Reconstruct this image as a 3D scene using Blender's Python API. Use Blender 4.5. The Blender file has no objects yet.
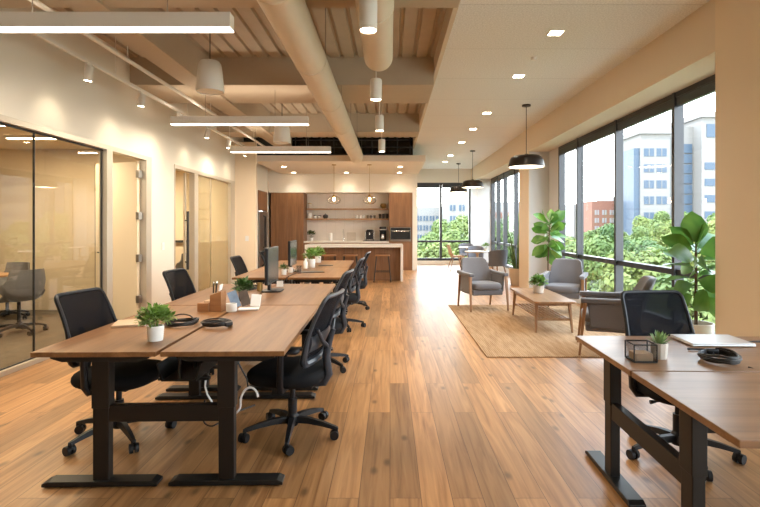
import bpy, bmesh, math, random
from mathutils import Vector, Matrix, Euler
random.seed(7)
PI = math.pi
SC = bpy.context.scene
COL = SC.collection
F, CX, CY, H = 506.0, 390.0, 226.0, 1.4      # focal length, principal point (px) and eye height used to lay out the room

def at(px, d, z=None, py=None):
    """a room point at depth d seen at pixel column px"""
    x = (px - CX) / F * d
    if z is None: z = H - (py - CY) / F * d
    return Vector((x, d, z))
def depth(py, z=0.0):
    return F * (H - z) / (py - CY)

# ------------------------------------------------------------------ mesh builder
class MB:
    def __init__(s): s.v = []; s.f = []
    def add(s, vs, fs):
        b = len(s.v); s.v.extend(Vector(v) for v in vs); s.f.extend(tuple(b + i for i in f) for f in fs); return s
    def box(s, x0, x1, y0, y1, z0, z1):
        return s.add([(x0,y0,z0),(x1,y0,z0),(x1,y1,z0),(x0,y1,z0),(x0,y0,z1),(x1,y0,z1),(x1,y1,z1),(x0,y1,z1)],
                     [(0,3,2,1),(4,5,6,7),(0,1,5,4),(1,2,6,5),(2,3,7,6),(3,0,4,7)])
    def loft(s, rings, caps=True, closed=False):
        n = len(rings[0]); b = len(s.v)
        for r in rings: s.v.extend(Vector(p) for p in r)
        m = len(rings)
        for i in range(m if closed else m - 1):
            for j in range(n):
                a0 = b + i*n + j; a1 = b + i*n + (j+1) % n
                c = ((i+1) % m)
                s.f.append((a0, a1, b + c*n + (j+1) % n, b + c*n + j))
        if caps and not closed:
            s.f.append(tuple(b + j for j in reversed(range(n))))
            s.f.append(tuple(b + (m-1)*n + j for j in range(n)))
        return s
    def cyl(s, p0, p1, r0, r1=None, n=16):
        if r1 is None: r1 = r0
        return s.tube([p0, p1], [r0, r1], n)
    def tube(s, pts, r, n=8, closed=False):
        pts = [Vector(p) for p in pts]; m = len(pts)
        rs = r if isinstance(r, (list, tuple)) else [r]*m
        rings = []; up = None
        for i, p in enumerate(pts):
            if closed: t = pts[(i+1) % m] - pts[i-1]
            else: t = pts[min(i+1, m-1)] - pts[max(i-1, 0)]
            t.normalize()
            if up is None:
                up = Vector((0,0,1)) if abs(t.z) < .9 else Vector((1,0,0))
            u = (up - t*up.dot(t)).normalized(); w = t.cross(u); up = u
            rings.append([p + (u*math.cos(2*PI*k/n) + w*math.sin(2*PI*k/n))*rs[i] for k in range(n)])
        return s.loft(rings, True, closed)
    def lathe(s, prof, c=(0,0,0), n=24):
        c = Vector(c)
        rings = [[c + Vector((max(r,1e-4)*math.cos(2*PI*k/n), max(r,1e-4)*math.sin(2*PI*k/n), z)) for k in range(n)] for r, z in prof]
        return s.loft(rings, caps=(prof[0][0] < 1e-3 and prof[-1][0] < 1e-3))
    def prism(s, poly, axis, a, b):
        def P(u, v, w):
            return {'z': (u, v, w), 'y': (u, w, v), 'x': (w, u, v)}[axis]
        return s.loft([[P(u, v, a) for u, v in poly], [P(u, v, b) for u, v in poly]])
    def bar(s, p0, p1, w0, d0, w1=None, d1=None, side=None):
        """tapered rectangular bar from p0 to p1; widths along `side` and across"""
        p0, p1 = Vector(p0), Vector(p1); w1 = w0 if w1 is None else w1; d1 = d0 if d1 is None else d1
        t = (p1 - p0).normalized(); sd = Vector(side or (1,0,0)); u = (sd - t*sd.dot(t)).normalized(); v = t.cross(u)
        def R(p, w, d): return [p - u*w/2 - v*d/2, p + u*w/2 - v*d/2, p + u*w/2 + v*d/2, p - u*w/2 + v*d/2]
        return s.loft([R(p0, w0, d0), R(p1, w1, d1)])
    def sphere(s, c, r, n=16, m=10, sx=1, sy=1, sz=1):
        c = Vector(c)
        rings = [[c + Vector((sx*r*math.sin(PI*i/m)*math.cos(2*PI*k/n), sy*r*math.sin(PI*i/m)*math.sin(2*PI*k/n), -sz*r*math.cos(PI*i/m))) for k in range(n)] for i in range(1, m)]
        return s.loft(rings)
    def grid(s, fn, nu, nv, thick=None):
        """surface fn(u,v) on [0,1]^2; with thick = a second surface function gives a closed slab"""
        A = [fn(i/nu, j/nv) for i in range(nu+1) for j in range(nv+1)]
        I = lambda i, j: i*(nv+1) + j
        fs = [(I(i,j), I(i+1,j), I(i+1,j+1), I(i,j+1)) for i in range(nu) for j in range(nv)]
        if thick is None: return s.add(A, fs)
        B = [thick(i/nu, j/nv) for i in range(nu+1) for j in range(nv+1)]
        k = len(A); fs2 = [tuple(k + q for q in reversed(f)) for f in fs]
        edge = [I(i,0) for i in range(nu+1)] + [I(nu,j) for j in range(1,nv+1)] + [I(i,nv) for i in range(nu-1,-1,-1)] + [I(0,j) for j in range(nv-1,0,-1)]
        m = len(edge); sd = [(edge[q], k+edge[q], k+edge[(q+1)%m], edge[(q+1)%m]) for q in range(m)]
        return s.add(A + B, fs + fs2 + sd)
    def cushion(s, x0, x1, y0, y1, z0, z1, r=.04, p=4.0, n=40, crown=0.0):
        """rounded (superellipse) cushion"""
        cx, cy, a, b = (x0+x1)/2, (y0+y1)/2, (x1-x0)/2, (y1-y0)/2
        def ring(k, z):
            out = []
            for q in range(n):
                t = 2*PI*q/n; c, sn = math.cos(t), math.sin(t)
                out.append((cx + (a-k)*math.copysign(abs(c)**(2/p), c), cy + (b-k)*math.copysign(abs(sn)**(2/p), sn), z))
            return out
        rings = []
        for i in range(5):
            t = i/4*PI/2; rings.append(ring(r*(1-math.sin(t)), z0 + r*(1-math.cos(t))))
        for i in range(5):
            t = i/4*PI/2; rings.append(ring(r*(1-math.cos(t)), z1 - r + r*math.sin(t)))
        rings.append(ring(r + min(a,b)*.5, z1 + crown))
        return s.loft(rings)

def obj(name, mb, mat, parent=None, smooth=False, bevel=0.0, seg=2, loc=None, rot=None):
    me = bpy.data.meshes.new(name)
    me.from_pydata([tuple(v) for v in mb.v], [], mb.f)
    me.validate(); 
    bm = bmesh.new(); bm.from_mesh(me); bmesh.ops.recalc_face_normals(bm, faces=bm.faces); bm.to_mesh(me); bm.free()
    if smooth:
        for p in me.polygons: p.use_smooth = True
        me.set_sharp_from_angle(angle=math.radians(40))
    me.materials.append(mat)
    o = bpy.data.objects.new(name, me); COL.objects.link(o)
    if parent is not None: o.parent = parent
    if loc is not None: o.location = loc
    if rot is not None: o.rotation_euler = rot
    if bevel:
        b = o.modifiers.new('bevel', 'BEVEL'); b.width = bevel; b.segments = seg; b.limit_method = 'ANGLE'; b.angle_limit = math.radians(40)
    return o
def tag(o, label, cat, group=None, kind=None):
    o['label'] = label
    if cat: o['category'] = cat
    if group: o['group'] = group
    if kind: o['kind'] = kind
    return o
def thing(name, label, cat, loc=(0,0,0), rotz=0.0, group=None):
    o = bpy.data.objects.new(name, None); o.empty_display_size = .1; COL.objects.link(o)
    o.location = loc; o.rotation_euler = (0,0,rotz)
    return tag(o, label, cat, group)
def struct(name, mb, mat, label=None, parent=None, **k):
    o = obj(name, mb, mat, parent, **k)
    if parent is None:
        o['kind'] = 'structure'
        if label: o['label'] = label
    return o
def sroot(name, label):
    o = bpy.data.objects.new(name, None); COL.objects.link(o); o['kind'] = 'structure'; o['label'] = label; return o
KIDS = {}
def dup(root, loc=None, rotz=None, label=None, group=None, parent=None):
    r = root.copy(); COL.objects.link(r)
    if parent is not None: r.parent = parent
    if loc is not None: r.location = loc
    if rotz is not None: r.rotation_euler = (0,0,rotz)
    if label: r['label'] = label
    if group: r['group'] = group
    for ch in list(root.children): dup(ch, parent=r)
    return r

# ------------------------------------------------------------------ materials
def _nt(name):
    m = bpy.data.materials.new(name); m.use_nodes = True; nt = m.node_tree
    return m, nt, nt.nodes['Principled BSDF']
def N(nt, t, **kw):
    n = nt.nodes.new(t)
    for k, v in kw.items():
        if k.startswith('i_'): n.inputs[k[2:].replace('_', ' ')].default_value = v
        else: setattr(n, k, v)
    return n
def c4(c): return (c[0], c[1], c[2], 1)
def mat(name, col, rough=.5, metal=0.0, spec=.5, noise=0.0, nscale=30.0, bump=0.0, sheen=0.0):
    m, nt, p = _nt(name)
    p.inputs['Base Color'].default_value = c4(col); p.inputs['Roughness'].default_value = rough
    p.inputs['Metallic'].default_value = metal; p.inputs['Specular IOR Level'].default_value = spec
    if sheen: p.inputs['Sheen Weight'].default_value = sheen
    if noise or bump:
        tc = N(nt, 'ShaderNodeTexCoord'); nz = N(nt, 'ShaderNodeTexNoise'); nz.inputs['Scale'].default_value = nscale; nz.inputs['Detail'].default_value = 4
        nt.links.new(tc.outputs['Object'], nz.inputs['Vector'])
        if noise:
            mx = N(nt, 'ShaderNodeMix', data_type='RGBA')
            mx.inputs[6].default_value = c4([c*(1-noise) for c in col]); mx.inputs[7].default_value = c4([min(1,c*(1+noise)) for c in col])
            nt.links.new(nz.outputs['Fac'], mx.inputs[0]); nt.links.new(mx.outputs[2], p.inputs['Base Color'])
        if bump:
            b = N(nt, 'ShaderNodeBump'); b.inputs['Strength'].default_value = bump; b.inputs['Distance'].default_value = .01
            nt.links.new(nz.outputs['Fac'], b.inputs['Height']); nt.links.new(b.outputs['Normal'], p.inputs['Normal'])
    return m
def wood(name, c1, c2, axis='y', scale=9.0, rough=.4, stretch=.06, spec=.5):
    m, nt, p = _nt(name)
    tc = N(nt, 'ShaderNodeTexCoord'); mp = N(nt, 'ShaderNodeMapping')
    s = [scale, scale, scale]; s['xyz'.index(axis)] = scale*stretch; mp.inputs['Scale'].default_value = s
    n1 = N(nt, 'ShaderNodeTexNoise'); n1.inputs['Scale'].default_value = 2.2; n1.inputs['Detail'].default_value = 6; n1.inputs['Distortion'].default_value = .6
    n2 = N(nt, 'ShaderNodeTexNoise'); n2.inputs['Scale'].default_value = 12; n2.inputs['Detail'].default_value = 3
    nt.links.new(tc.outputs['Object'], mp.inputs['Vector'])
    for n in (n1, n2): nt.links.new(mp.outputs['Vector'], n.inputs['Vector'])
    ad = N(nt, 'ShaderNodeMath', operation='MULTIPLY_ADD'); ad.inputs[1].default_value = .35
    nt.links.new(n2.outputs['Fac'], ad.inputs[0]); nt.links.new(n1.outputs['Fac'], ad.inputs[2])
    r = N(nt, 'ShaderNodeValToRGB'); r.color_ramp.elements[0].position = .42; r.color_ramp.elements[1].position = .9
    r.color_ramp.elements[0].color = c4(c1); r.color_ramp.elements[1].color = c4(c2)
    nt.links.new(ad.outputs[0], r.inputs['Fac']); nt.links.new(r.outputs['Color'], p.inputs['Base Color'])
    p.inputs['Roughness'].default_value = rough; p.inputs['Specular IOR Level'].default_value = spec
    return m
def emit(name, col, s):
    m = bpy.data.materials.new(name); m.use_nodes = True; nt = m.node_tree; nt.nodes.clear()
    e = N(nt, 'ShaderNodeEmission'); e.inputs['Color'].default_value = c4(col); e.inputs['Strength'].default_value = s
    o = N(nt, 'ShaderNodeOutputMaterial'); nt.links.new(e.outputs[0], o.inputs['Surface']); return m
def glass(name, tint=(1,1,1), refl=.05, rough=0.0, haze=0.0, hazecol=(1,1,1)):
    """thin architectural pane: clear transmission with fresnel reflection"""
    m = bpy.data.materials.new(name); m.use_nodes = True; nt = m.node_tree; nt.nodes.clear()
    t = N(nt, 'ShaderNodeBsdfTransparent'); t.inputs['Color'].default_value = c4(tint)
    g = N(nt, 'ShaderNodeBsdfGlossy'); g.inputs['Roughness'].default_value = rough
    lw = N(nt, 'ShaderNodeLayerWeight'); pw = N(nt, 'ShaderNodeMath', operation='POWER'); pw.inputs[1].default_value = 4
    nt.links.new(lw.outputs['Facing'], pw.inputs[0])
    ml = N(nt, 'ShaderNodeMath', operation='MULTIPLY_ADD', use_clamp=True); ml.inputs[1].default_value = .9*refl; ml.inputs[2].default_value = .045*refl
    nt.links.new(pw.outputs[0], ml.inputs[0])
    mx = N(nt, 'ShaderNodeMixShader'); nt.links.new(ml.outputs[0], mx.inputs[0]); 
    base = t.outputs[0]
    if haze:
        d = N(nt, 'ShaderNodeBsdfTranslucent'); d.inputs['Color'].default_value = c4(hazecol)
        d2 = N(nt, 'ShaderNodeBsdfDiffuse'); d2.inputs['Color'].default_value = c4(hazecol)
        m0 = N(nt, 'ShaderNodeMixShader'); m0.inputs[0].default_value = .5; nt.links.new(d.outputs[0], m0.inputs[1]); nt.links.new(d2.outputs[0], m0.inputs[2])
        m1 = N(nt, 'ShaderNodeMixShader'); m1.inputs[0].default_value = haze; nt.links.new(t.outputs[0], m1.inputs[1]); nt.links.new(m0.outputs[0], m1.inputs[2]); base = m1.outputs[0]
    nt.links.new(base, mx.inputs[1]); nt.links.new(g.outputs[0], mx.inputs[2])
    o = N(nt, 'ShaderNodeOutputMaterial'); nt.links.new(mx.outputs[0], o.inputs['Surface']); return m
def meshcloth(name, col, opacity, scale=260):
    """knitted see-through mesh: tiny procedural holes"""
    m = bpy.data.materials.new(name); m.use_nodes = True; nt = m.node_tree; p = nt.nodes['Principled BSDF']
    p.inputs['Base Color'].default_value = c4(col); p.inputs['Roughness'].default_value = .8; p.inputs['Specular IOR Level'].default_value = .12
    t = N(nt, 'ShaderNodeBsdfTransparent'); mx = N(nt, 'ShaderNodeMixShader'); mx.inputs[0].default_value = opacity
    o = nt.nodes['Material Output']
    nt.links.new(t.outputs[0], mx.inputs[1]); nt.links.new(p.outputs[0], mx.inputs[2]); nt.links.new(mx.outputs[0], o.inputs['Surface'])
    return m

def floor_mat():
    m, nt, p = _nt('oak_plank_floor')
    tc = N(nt, 'ShaderNodeTexCoord'); mp = N(nt, 'ShaderNodeMapping'); mp.inputs['Rotation'].default_value = (0,0,PI/2)
    nt.links.new(tc.outputs['Object'], mp.inputs['Vector'])
    br = N(nt, 'ShaderNodeTexBrick'); br.offset = .37; br.offset_frequency = 2; br.squash = 1
    br.inputs['Color1'].default_value = (.0,.0,.0,1); br.inputs['Color2'].default_value = (1,1,1,1); br.inputs['Mortar'].default_value = (.5,.5,.5,1)
    br.inputs['Scale'].default_value = 1; br.inputs['Mortar Size'].default_value = .0018; br.inputs['Mortar Smooth'].default_value = .3
    br.inputs['Brick Width'].default_value = 1.9; br.inputs['Row Height'].default_value = .16
    nt.links.new(mp.outputs['Vector'], br.inputs['Vector'])
    # grain, offset per plank
    ofs = N(nt, 'ShaderNodeVectorMath', operation='MULTIPLY_ADD'); ofs.inputs[1].default_value = (7,31,0)
    nt.links.new(br.outputs['Color'], ofs.inputs[0]); nt.links.new(tc.outputs['Object'], ofs.inputs[2])
    m2 = N(nt, 'ShaderNodeMapping'); m2.inputs['Scale'].default_value = (22, 1.1, 1); nt.links.new(ofs.outputs[0], m2.inputs['Vector'])
    n1 = N(nt, 'ShaderNodeTexNoise'); n1.inputs['Scale'].default_value = 1.0; n1.inputs['Detail'].default_value = 7; n1.inputs['Distortion'].default_value = 1.2
    nt.links.new(m2.outputs['Vector'], n1.inputs['Vector'])
    r = N(nt, 'ShaderNodeValToRGB'); cr = r.color_ramp
    cr.elements[0].position = .28; cr.elements[0].color = (.225,.100,.033,1)
    cr.elements[1].position = .74; cr.elements[1].color = (.48,.258,.108,1)
    e = cr.elements.new(.5); e.color = (.37,.185,.072,1)
    nt.links.new(n1.outputs['Fac'], r.inputs['Fac'])
    # plank tone
    tone = N(nt, 'ShaderNodeMapRange'); tone.inputs['To Min'].default_value = .80; tone.inputs['To Max'].default_value = 1.36
    nt.links.new(br.outputs['Color'], tone.inputs['Value'])
    mu = N(nt, 'ShaderNodeMix', data_type='RGBA', blend_type='MULTIPLY'); mu.inputs[0].default_value = 1
    nt.links.new(r.outputs['Color'], mu.inputs[6]); nt.links.new(tone.outputs[0], mu.inputs[7])
    # knots
    vo = N(nt, 'ShaderNodeTexVoronoi', voronoi_dimensions='2D'); vo.inputs['Scale'].default_value = 1.0; m3 = N(nt, 'ShaderNodeMapping'); m3.inputs['Scale'].default_value = (2.6,1.2,1)
    nt.links.new(ofs.outputs[0], m3.inputs['Vector']); nt.links.new(m3.outputs['Vector'], vo.inputs['Vector'])
    kr = N(nt, 'ShaderNodeMapRange'); kr.inputs['From Min'].default_value = .02; kr.inputs['From Max'].default_value = .075; kr.inputs['To Min'].default_value = .35
    nt.links.new(vo.outputs['Distance'], kr.inputs['Value'])
    m4 = N(nt, 'ShaderNodeMix', data_type='RGBA', blend_type='MULTIPLY'); m4.inputs[0].default_value = .85
    nt.links.new(mu.outputs[2], m4.inputs[6]); nt.links.new(kr.outputs[0], m4.inputs[7])
    gap = N(nt, 'ShaderNodeMix', data_type='RGBA'); gap.inputs[7].default_value = (.11,.05,.02,1)
    nt.links.new(br.outputs['Fac'], gap.inputs[0]); nt.links.new(m4.outputs[2], gap.inputs[6])
    nt.links.new(gap.outputs[2], p.inputs['Base Color'])
    p.inputs['Roughness'].default_value = .36; p.inputs['Specular IOR Level'].default_value = .5
    return m
def panel_mat(name, col, sx, sy, line=.0025, lcol=.8, rough=.85, nscale=60, noise=.06, mscale=1):
    """boards/tiles with fine seams"""
    m, nt, p = _nt(name)
    tc = N(nt, 'ShaderNodeTexCoord'); br = N(nt, 'ShaderNodeTexBrick'); br.offset = 0
    br.inputs['Color1'].default_value = c4(col); br.inputs['Color2'].default_value = c4([c*.97 for c in col]); br.inputs['Mortar'].default_value = c4([c*lcol for c in col])
    br.inputs['Scale'].default_value = 1; br.inputs['Brick Width'].default_value = sx; br.inputs['Row Height'].default_value = sy; br.inputs['Mortar Size'].default_value = line
    nt.links.new(tc.outputs['Object'], br.inputs['Vector'])
    nz = N(nt, 'ShaderNodeTexNoise'); nz.inputs['Scale'].default_value = nscale; nz.inputs['Detail'].default_value = 5; nt.links.new(tc.outputs['Object'], nz.inputs['Vector'])
    mr = N(nt, 'ShaderNodeMapRange'); mr.inputs['From Min'].default_value = .3; mr.inputs['From Max'].default_value = .7; mr.inputs['To Min'].default_value = 1-noise*2; mr.inputs['To Max'].default_value = 1+noise
    nt.links.new(nz.outputs['Fac'], mr.inputs['Value'])
    mu = N(nt, 'ShaderNodeMix', data_type='RGBA', blend_type='MULTIPLY'); mu.inputs[0].default_value = 1
    nt.links.new(br.outputs['Color'], mu.inputs[6]); nt.links.new(mr.outputs[0], mu.inputs[7]); nt.links.new(mu.outputs[2], p.inputs['Base Color'])
    p.inputs['Roughness'].default_value = rough
    return m
def rug_mat():
    m, nt, p = _nt('jute_weave')
    tc = N(nt, 'ShaderNodeTexCoord'); mp = N(nt, 'ShaderNodeMapping'); mp.inputs['Scale'].default_value = (1,.12,1)
    nt.links.new(tc.outputs['Object'], mp.inputs['Vector'])
    n1 = N(nt, 'ShaderNodeTexNoise'); n1.inputs['Scale'].default_value = 26; n1.inputs['Detail'].default_value = 5; nt.links.new(mp.outputs['Vector'], n1.inputs['Vector'])
    w = N(nt, 'ShaderNodeTexWave', bands_direction='X'); w.inputs['Scale'].default_value = 14; w.inputs['Distortion'].default_value = 2.0; w.inputs['Detail'].default_value = 2
    nt.links.new(tc.outputs['Object'], w.inputs['Vector'])
    ad = N(nt, 'ShaderNodeMath', operation='MULTIPLY_ADD'); ad.inputs[1].default_value = .35; nt.links.new(w.outputs['Fac'], ad.inputs[0]); nt.links.new(n1.outputs['Fac'], ad.inputs[2])
    r = N(nt, 'ShaderNodeValToRGB'); r.color_ramp.elements[0].position = .35; r.color_ramp.elements[1].position = .95
    r.color_ramp.elements[0].color = (.29,.165,.082,1); r.color_ramp.elements[1].color = (.52,.34,.19,1)
    nt.links.new(ad.outputs[0], r.inputs['Fac']); nt.links.new(r.outputs['Color'], p.inputs['Base Color'])
    b = N(nt, 'ShaderNodeBump'); b.inputs['Strength'].default_value = .5; b.inputs['Distance'].default_value = .01; nt.links.new(ad.outputs[0], b.inputs['Height']); nt.links.new(b.outputs['Normal'], p.inputs['Normal'])
    p.inputs['Roughness'].default_value = .95; p.inputs['Specular IOR Level'].default_value = .1
    return m
def leaf_mat(name, c1, c2, rough=.4, scale=6, trans=.25, rand=False):
    m, nt, p = _nt(name)
    tc = N(nt, 'ShaderNodeTexCoord'); nz = N(nt, 'ShaderNodeTexNoise'); nz.inputs['Scale'].default_value = scale; nt.links.new(tc.outputs['Object'], nz.inputs['Vector'])
    r = N(nt, 'ShaderNodeValToRGB'); r.color_ramp.elements[0].position = .35; r.color_ramp.elements[1].position = .65
    r.color_ramp.elements[0].color = c4(c1); r.color_ramp.elements[1].color = c4(c2); nt.links.new(nz.outputs['Fac'], r.inputs['Fac'])
    out = r.outputs['Color']
    if rand:
        oi = N(nt, 'ShaderNodeObjectInfo'); hs = N(nt, 'ShaderNodeHueSaturation')
        mr = N(nt, 'ShaderNodeMapRange'); mr.inputs['To Min'].default_value = .465; mr.inputs['To Max'].default_value = .53; nt.links.new(oi.outputs['Random'], mr.inputs['Value']); nt.links.new(mr.outputs[0], hs.inputs['Hue'])
        m2 = N(nt, 'ShaderNodeMapRange'); m2.inputs['To Min'].default_value = 1.25; m2.inputs['To Max'].default_value = .7; nt.links.new(oi.outputs['Random'], m2.inputs['Value']); nt.links.new(m2.outputs[0], hs.inputs['Value'])
        nt.links.new(out, hs.inputs['Color']); out = hs.outputs['Color']
    nt.links.new(out, p.inputs['Base Color']); p.inputs['Roughness'].default_value = rough
    t = N(nt, 'ShaderNodeBsdfTranslucent'); nt.links.new(out, t.inputs['Color'])
    mx = N(nt, 'ShaderNodeMixShader'); mx.inputs[0].default_value = trans
    nt.links.new(p.outputs[0], mx.inputs[1]); nt.links.new(t.outputs[0], mx.inputs[2]); nt.links.new(mx.outputs[0], nt.nodes['Material Output'].inputs['Surface'])
    return m

M = {}
M['wall'] = mat('painted_plaster', (.80,.745,.655), .75, noise=.015, nscale=3)
M['white_wall'] = mat('white_plaster', (.75,.695,.60), .75)
M['room_wall'] = mat('beige_plaster', (.70,.585,.42), .8)
M['tan'] = mat('tan_warm_shade_plaster', (.80,.665,.49), .75, noise=.015, nscale=3)  # on the columns this tan stands in for warm interior shade
M['beamwall'] = mat('bulkhead_plaster', (.73,.62,.475), .75, noise=.015, nscale=3)
M['coolwhite'] = mat('white_daylit_plaster', (.64,.645,.655), .7)  # cool white puts window light into the column between the bays
M['floor'] = floor_mat()
M['carpet'] = mat('grey_carpet', (.16,.135,.105), .95, noise=.35, nscale=9, spec=.1)
M['deck'] = mat('painted_deck', (.43,.36,.275), .6, noise=.14, nscale=4)
M['beam'] = mat('painted_beam', (.47,.385,.285), .7, noise=.05, nscale=5)
M['acoustic'] = panel_mat('acoustic_board', (.84,.85,.84), 30, 1.2, .005, .74, noise=.09)
M['fascia'] = mat('fascia_paint', (.64,.55,.44), .7)
M['soffit'] = mat('soffit_paint', (.78,.70,.60), .7)
M['duct'] = mat('duct_paint', (.72,.63,.50), .5, noise=.04, nscale=8)
M['alu'] = mat('brushed_aluminium', (.55,.49,.40), .4, .35)
M['frame_dark'] = mat('bronze_window_frame', (.05,.052,.058), .35, .5)
M['seal'] = mat('black_seal', (.02,.02,.02), .5)
M['desk'] = wood('walnut_veneer', (.15,.064,.023), (.285,.138,.052), 'y', 6, .42, spec=.32)
M['oakdark'] = wood('walnut_cabinet', (.165,.074,.031), (.30,.148,.066), 'z', 8, .4)
M['oak'] = wood('oak_veneer', (.30,.165,.075), (.47,.28,.14), 'z', 10, .4)
M['tablewood'] = wood('walnut_solid', (.20,.095,.04), (.38,.21,.10), 'y', 9, .35)
M['legwood'] = wood('walnut_leg', (.20,.09,.035), (.36,.185,.08), 'z', 12, .4)
M['black'] = mat('black_powder_coat', (.008,.008,.008), .42, .1, noise=.1)
M['frameblk'] = mat('dark_bronze_steel', (.013,.010,.008), .45, .1, spec=.35)
M['plastic'] = mat('black_plastic', (.011,.011,.013), .45, spec=.35)
M['greyplastic'] = mat('slate_plastic', (.030,.036,.047), .36)
M['seatfab'] = mat('black_seat_fabric', (.010,.010,.011), .9, noise=.2, nscale=150, spec=.2)
M['mesh'] = meshcloth('black_mesh_cloth', (.006,.006,.009), .83)
M['chrome'] = mat('chrome', (.7,.7,.7), .2, 1.0)
M['greyfab'] = mat('grey_wool_fabric', (.150,.138,.140), .95, noise=.18, nscale=120, bump=.15, sheen=.3, spec=.2)
M['greyshell'] = mat('grey_shell', (.17,.165,.165), .6)
M['greychair'] = mat('slate_fabric', (.16,.165,.19), .9, noise=.1, nscale=80)
M['beigeshell'] = mat('beige_shell', (.52,.38,.26), .5)
M['rug'] = rug_mat()
M['whitepot'] = mat('white_ceramic', (.82,.80,.76), .35)
M['concpot'] = mat('pale_stone_pot', (.58,.52,.45), .8, noise=.12, nscale=25)
M['sandpot'] = mat('sand_pot', (.62,.50,.37), .8, noise=.06, nscale=12)
M['soil'] = mat('soil', (.035,.022,.014), .95)
M['white'] = mat('white_plastic', (.82,.81,.79), .45)
M['lamp_white'] = mat('white_lamp_body', (.74,.70,.64), .5)
M['paper'] = mat('paper', (.85,.84,.82), .8)
M['quartz'] = mat('white_quartz', (.80,.755,.70), .25, noise=.03, nscale=20)
M['steel'] = mat('stainless_steel', (.30,.265,.225), .32, .85)
M['tile'] = panel_mat('glazed_tile', (.82,.76,.69), .3, .075, .004, .86, .3, 4, .02)
M['blackglass'] = mat('black_glass', (.01,.01,.011), .1)
M['screen'] = mat('reflection_tinted_screen', (.06,.078,.075), .2, spec=1.0)  # grey-green base carries the window reflection in its colour
M['figleaf'] = leaf_mat('fig_leaf', (.06,.17,.03), (.17,.34,.06), .32, 5, .25)
M['bushleaf'] = leaf_mat('bush_leaf', (.09,.20,.035), (.26,.42,.09), .45, 30, .25)
M['darkleaf'] = leaf_mat('dark_leaf', (.03,.075,.02), (.07,.15,.035), .45, 30, .2)
M['snakeleaf'] = leaf_mat('snake_leaf', (.05,.10,.03), (.15,.22,.075), .4, 14, .1)
M['succleaf'] = leaf_mat('succulent_leaf', (.13,.24,.07), (.30,.42,.16), .45, 20, .15)
M['treeleaf'] = leaf_mat('tree_leaf', (.075,.13,.028), (.20,.26,.07), .6, .5, .3, True)
M['bark'] = mat('bark', (.13,.085,.05), .9, noise=.3, nscale=40)
M['winglass'] = glass('window_glass', (.97,.985,.98), .25)
M['partglass'] = glass('partition_glass', (.95,.93,.88), 1.0)
M['frost'] = glass('frosted_glass', (.93,.90,.80), .8, .05, .30, (.78,.70,.50))
M['frost2'] = glass('frosted_band', (.90,.86,.74), .6, .1, .35, (.70,.60,.42))
M['globe'] = glass('globe_glass', (.98,.97,.95), 1.6)
M['cupglass'] = glass('drinking_glass', (.80,.80,.80), 1.5)
M['dome'] = mat('dark_bronze_shade', (.035,.027,.023), .35, .55)
M['domein'] = mat('white_enamel', (.85,.78,.68), .5)
M['leather'] = mat('tan_leather', (.33,.15,.06), .6)
M['palewood'] = mat('pale_wood_cover', (.56,.40,.25), .6, noise=.08, nscale=40)
M['note'] = mat('sticky_notes', (.62,.44,.29), .9)
M['boxwood'] = wood('beech_wood', (.30,.125,.045), (.44,.21,.085), 'x', 14, .5)
M['photo'] = mat('photo_print', (.22,.30,.42), .4, noise=.6, nscale=18)
M['photo2'] = mat('brown_print', (.10,.075,.06), .5, noise=.6, nscale=22)
M['laptop'] = mat('silver_aluminium', (.62,.60,.58), .32, .55)
M['cable'] = mat('black_rubber_cable', (.014,.012,.011), .42)
M['wcable'] = mat('white_cable', (.75,.73,.70), .5)
M['brass'] = mat('brass', (.42,.28,.10), .35, .8)
M['darkceramic'] = mat('dark_ceramic', (.035,.03,.028), .35)
M['asphalt'] = mat('pale_ground', (.42,.42,.33), .95, noise=.4, nscale=.3)
M['bwhite'] = mat('white_concrete', (.17,.165,.16), .85, noise=.03, nscale=.5)
M['bglass'] = mat('blue_tinted_glazing', (.05,.075,.11), .35, 0, spec=.25)
M['bbrick'] = mat('red_brick', (.17,.078,.055), .9, noise=.1, nscale=2)
M['bgrey'] = mat('grey_concrete', (.20,.20,.205), .9)
WARM = (1.0,.88,.72)
M['bar_led'] = emit('bar_led', (1,.86,.68), 9)
M['down_led'] = emit('downlight_led', (1,.82,.58), 40)
M['down_led_soft'] = emit('downlight_led_soft', (1,.82,.58), 40)
M['bulb'] = emit('filament_bulb', (1,.62,.28), 30)
M['pend_led'] = emit('pendant_led', (1,.84,.62), 6)
M['roomlamp'] = emit('room_led', (1,.82,.55), 16)
# ================================================================== SETTING
XL, XR, YB, YF = -3.6, 3.42, -2.6, 18.6      # left glazed wall, window wall, wall behind the camera, far wall
ZD, ZC, ZS = 3.73, 3.5, 3.0                  # deck, acoustic ceiling, window head
T = .14
o = struct('floor', MB().box(XL-.06, XR+.1, YB, YF+.1, -.12, 0), M['floor'], 'oak plank floor')
struct('floor.001', MB().box(-8.1, XL-.06, YB, 12.2, -.12, 0), M['carpet'], 'grey carpet in the glazed rooms')
struct('floor.002', MB().box(-4.1, XL-.06, 12.2, YF, -.12, 0), M['floor'], 'oak plank floor beside the kitchen')
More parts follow.
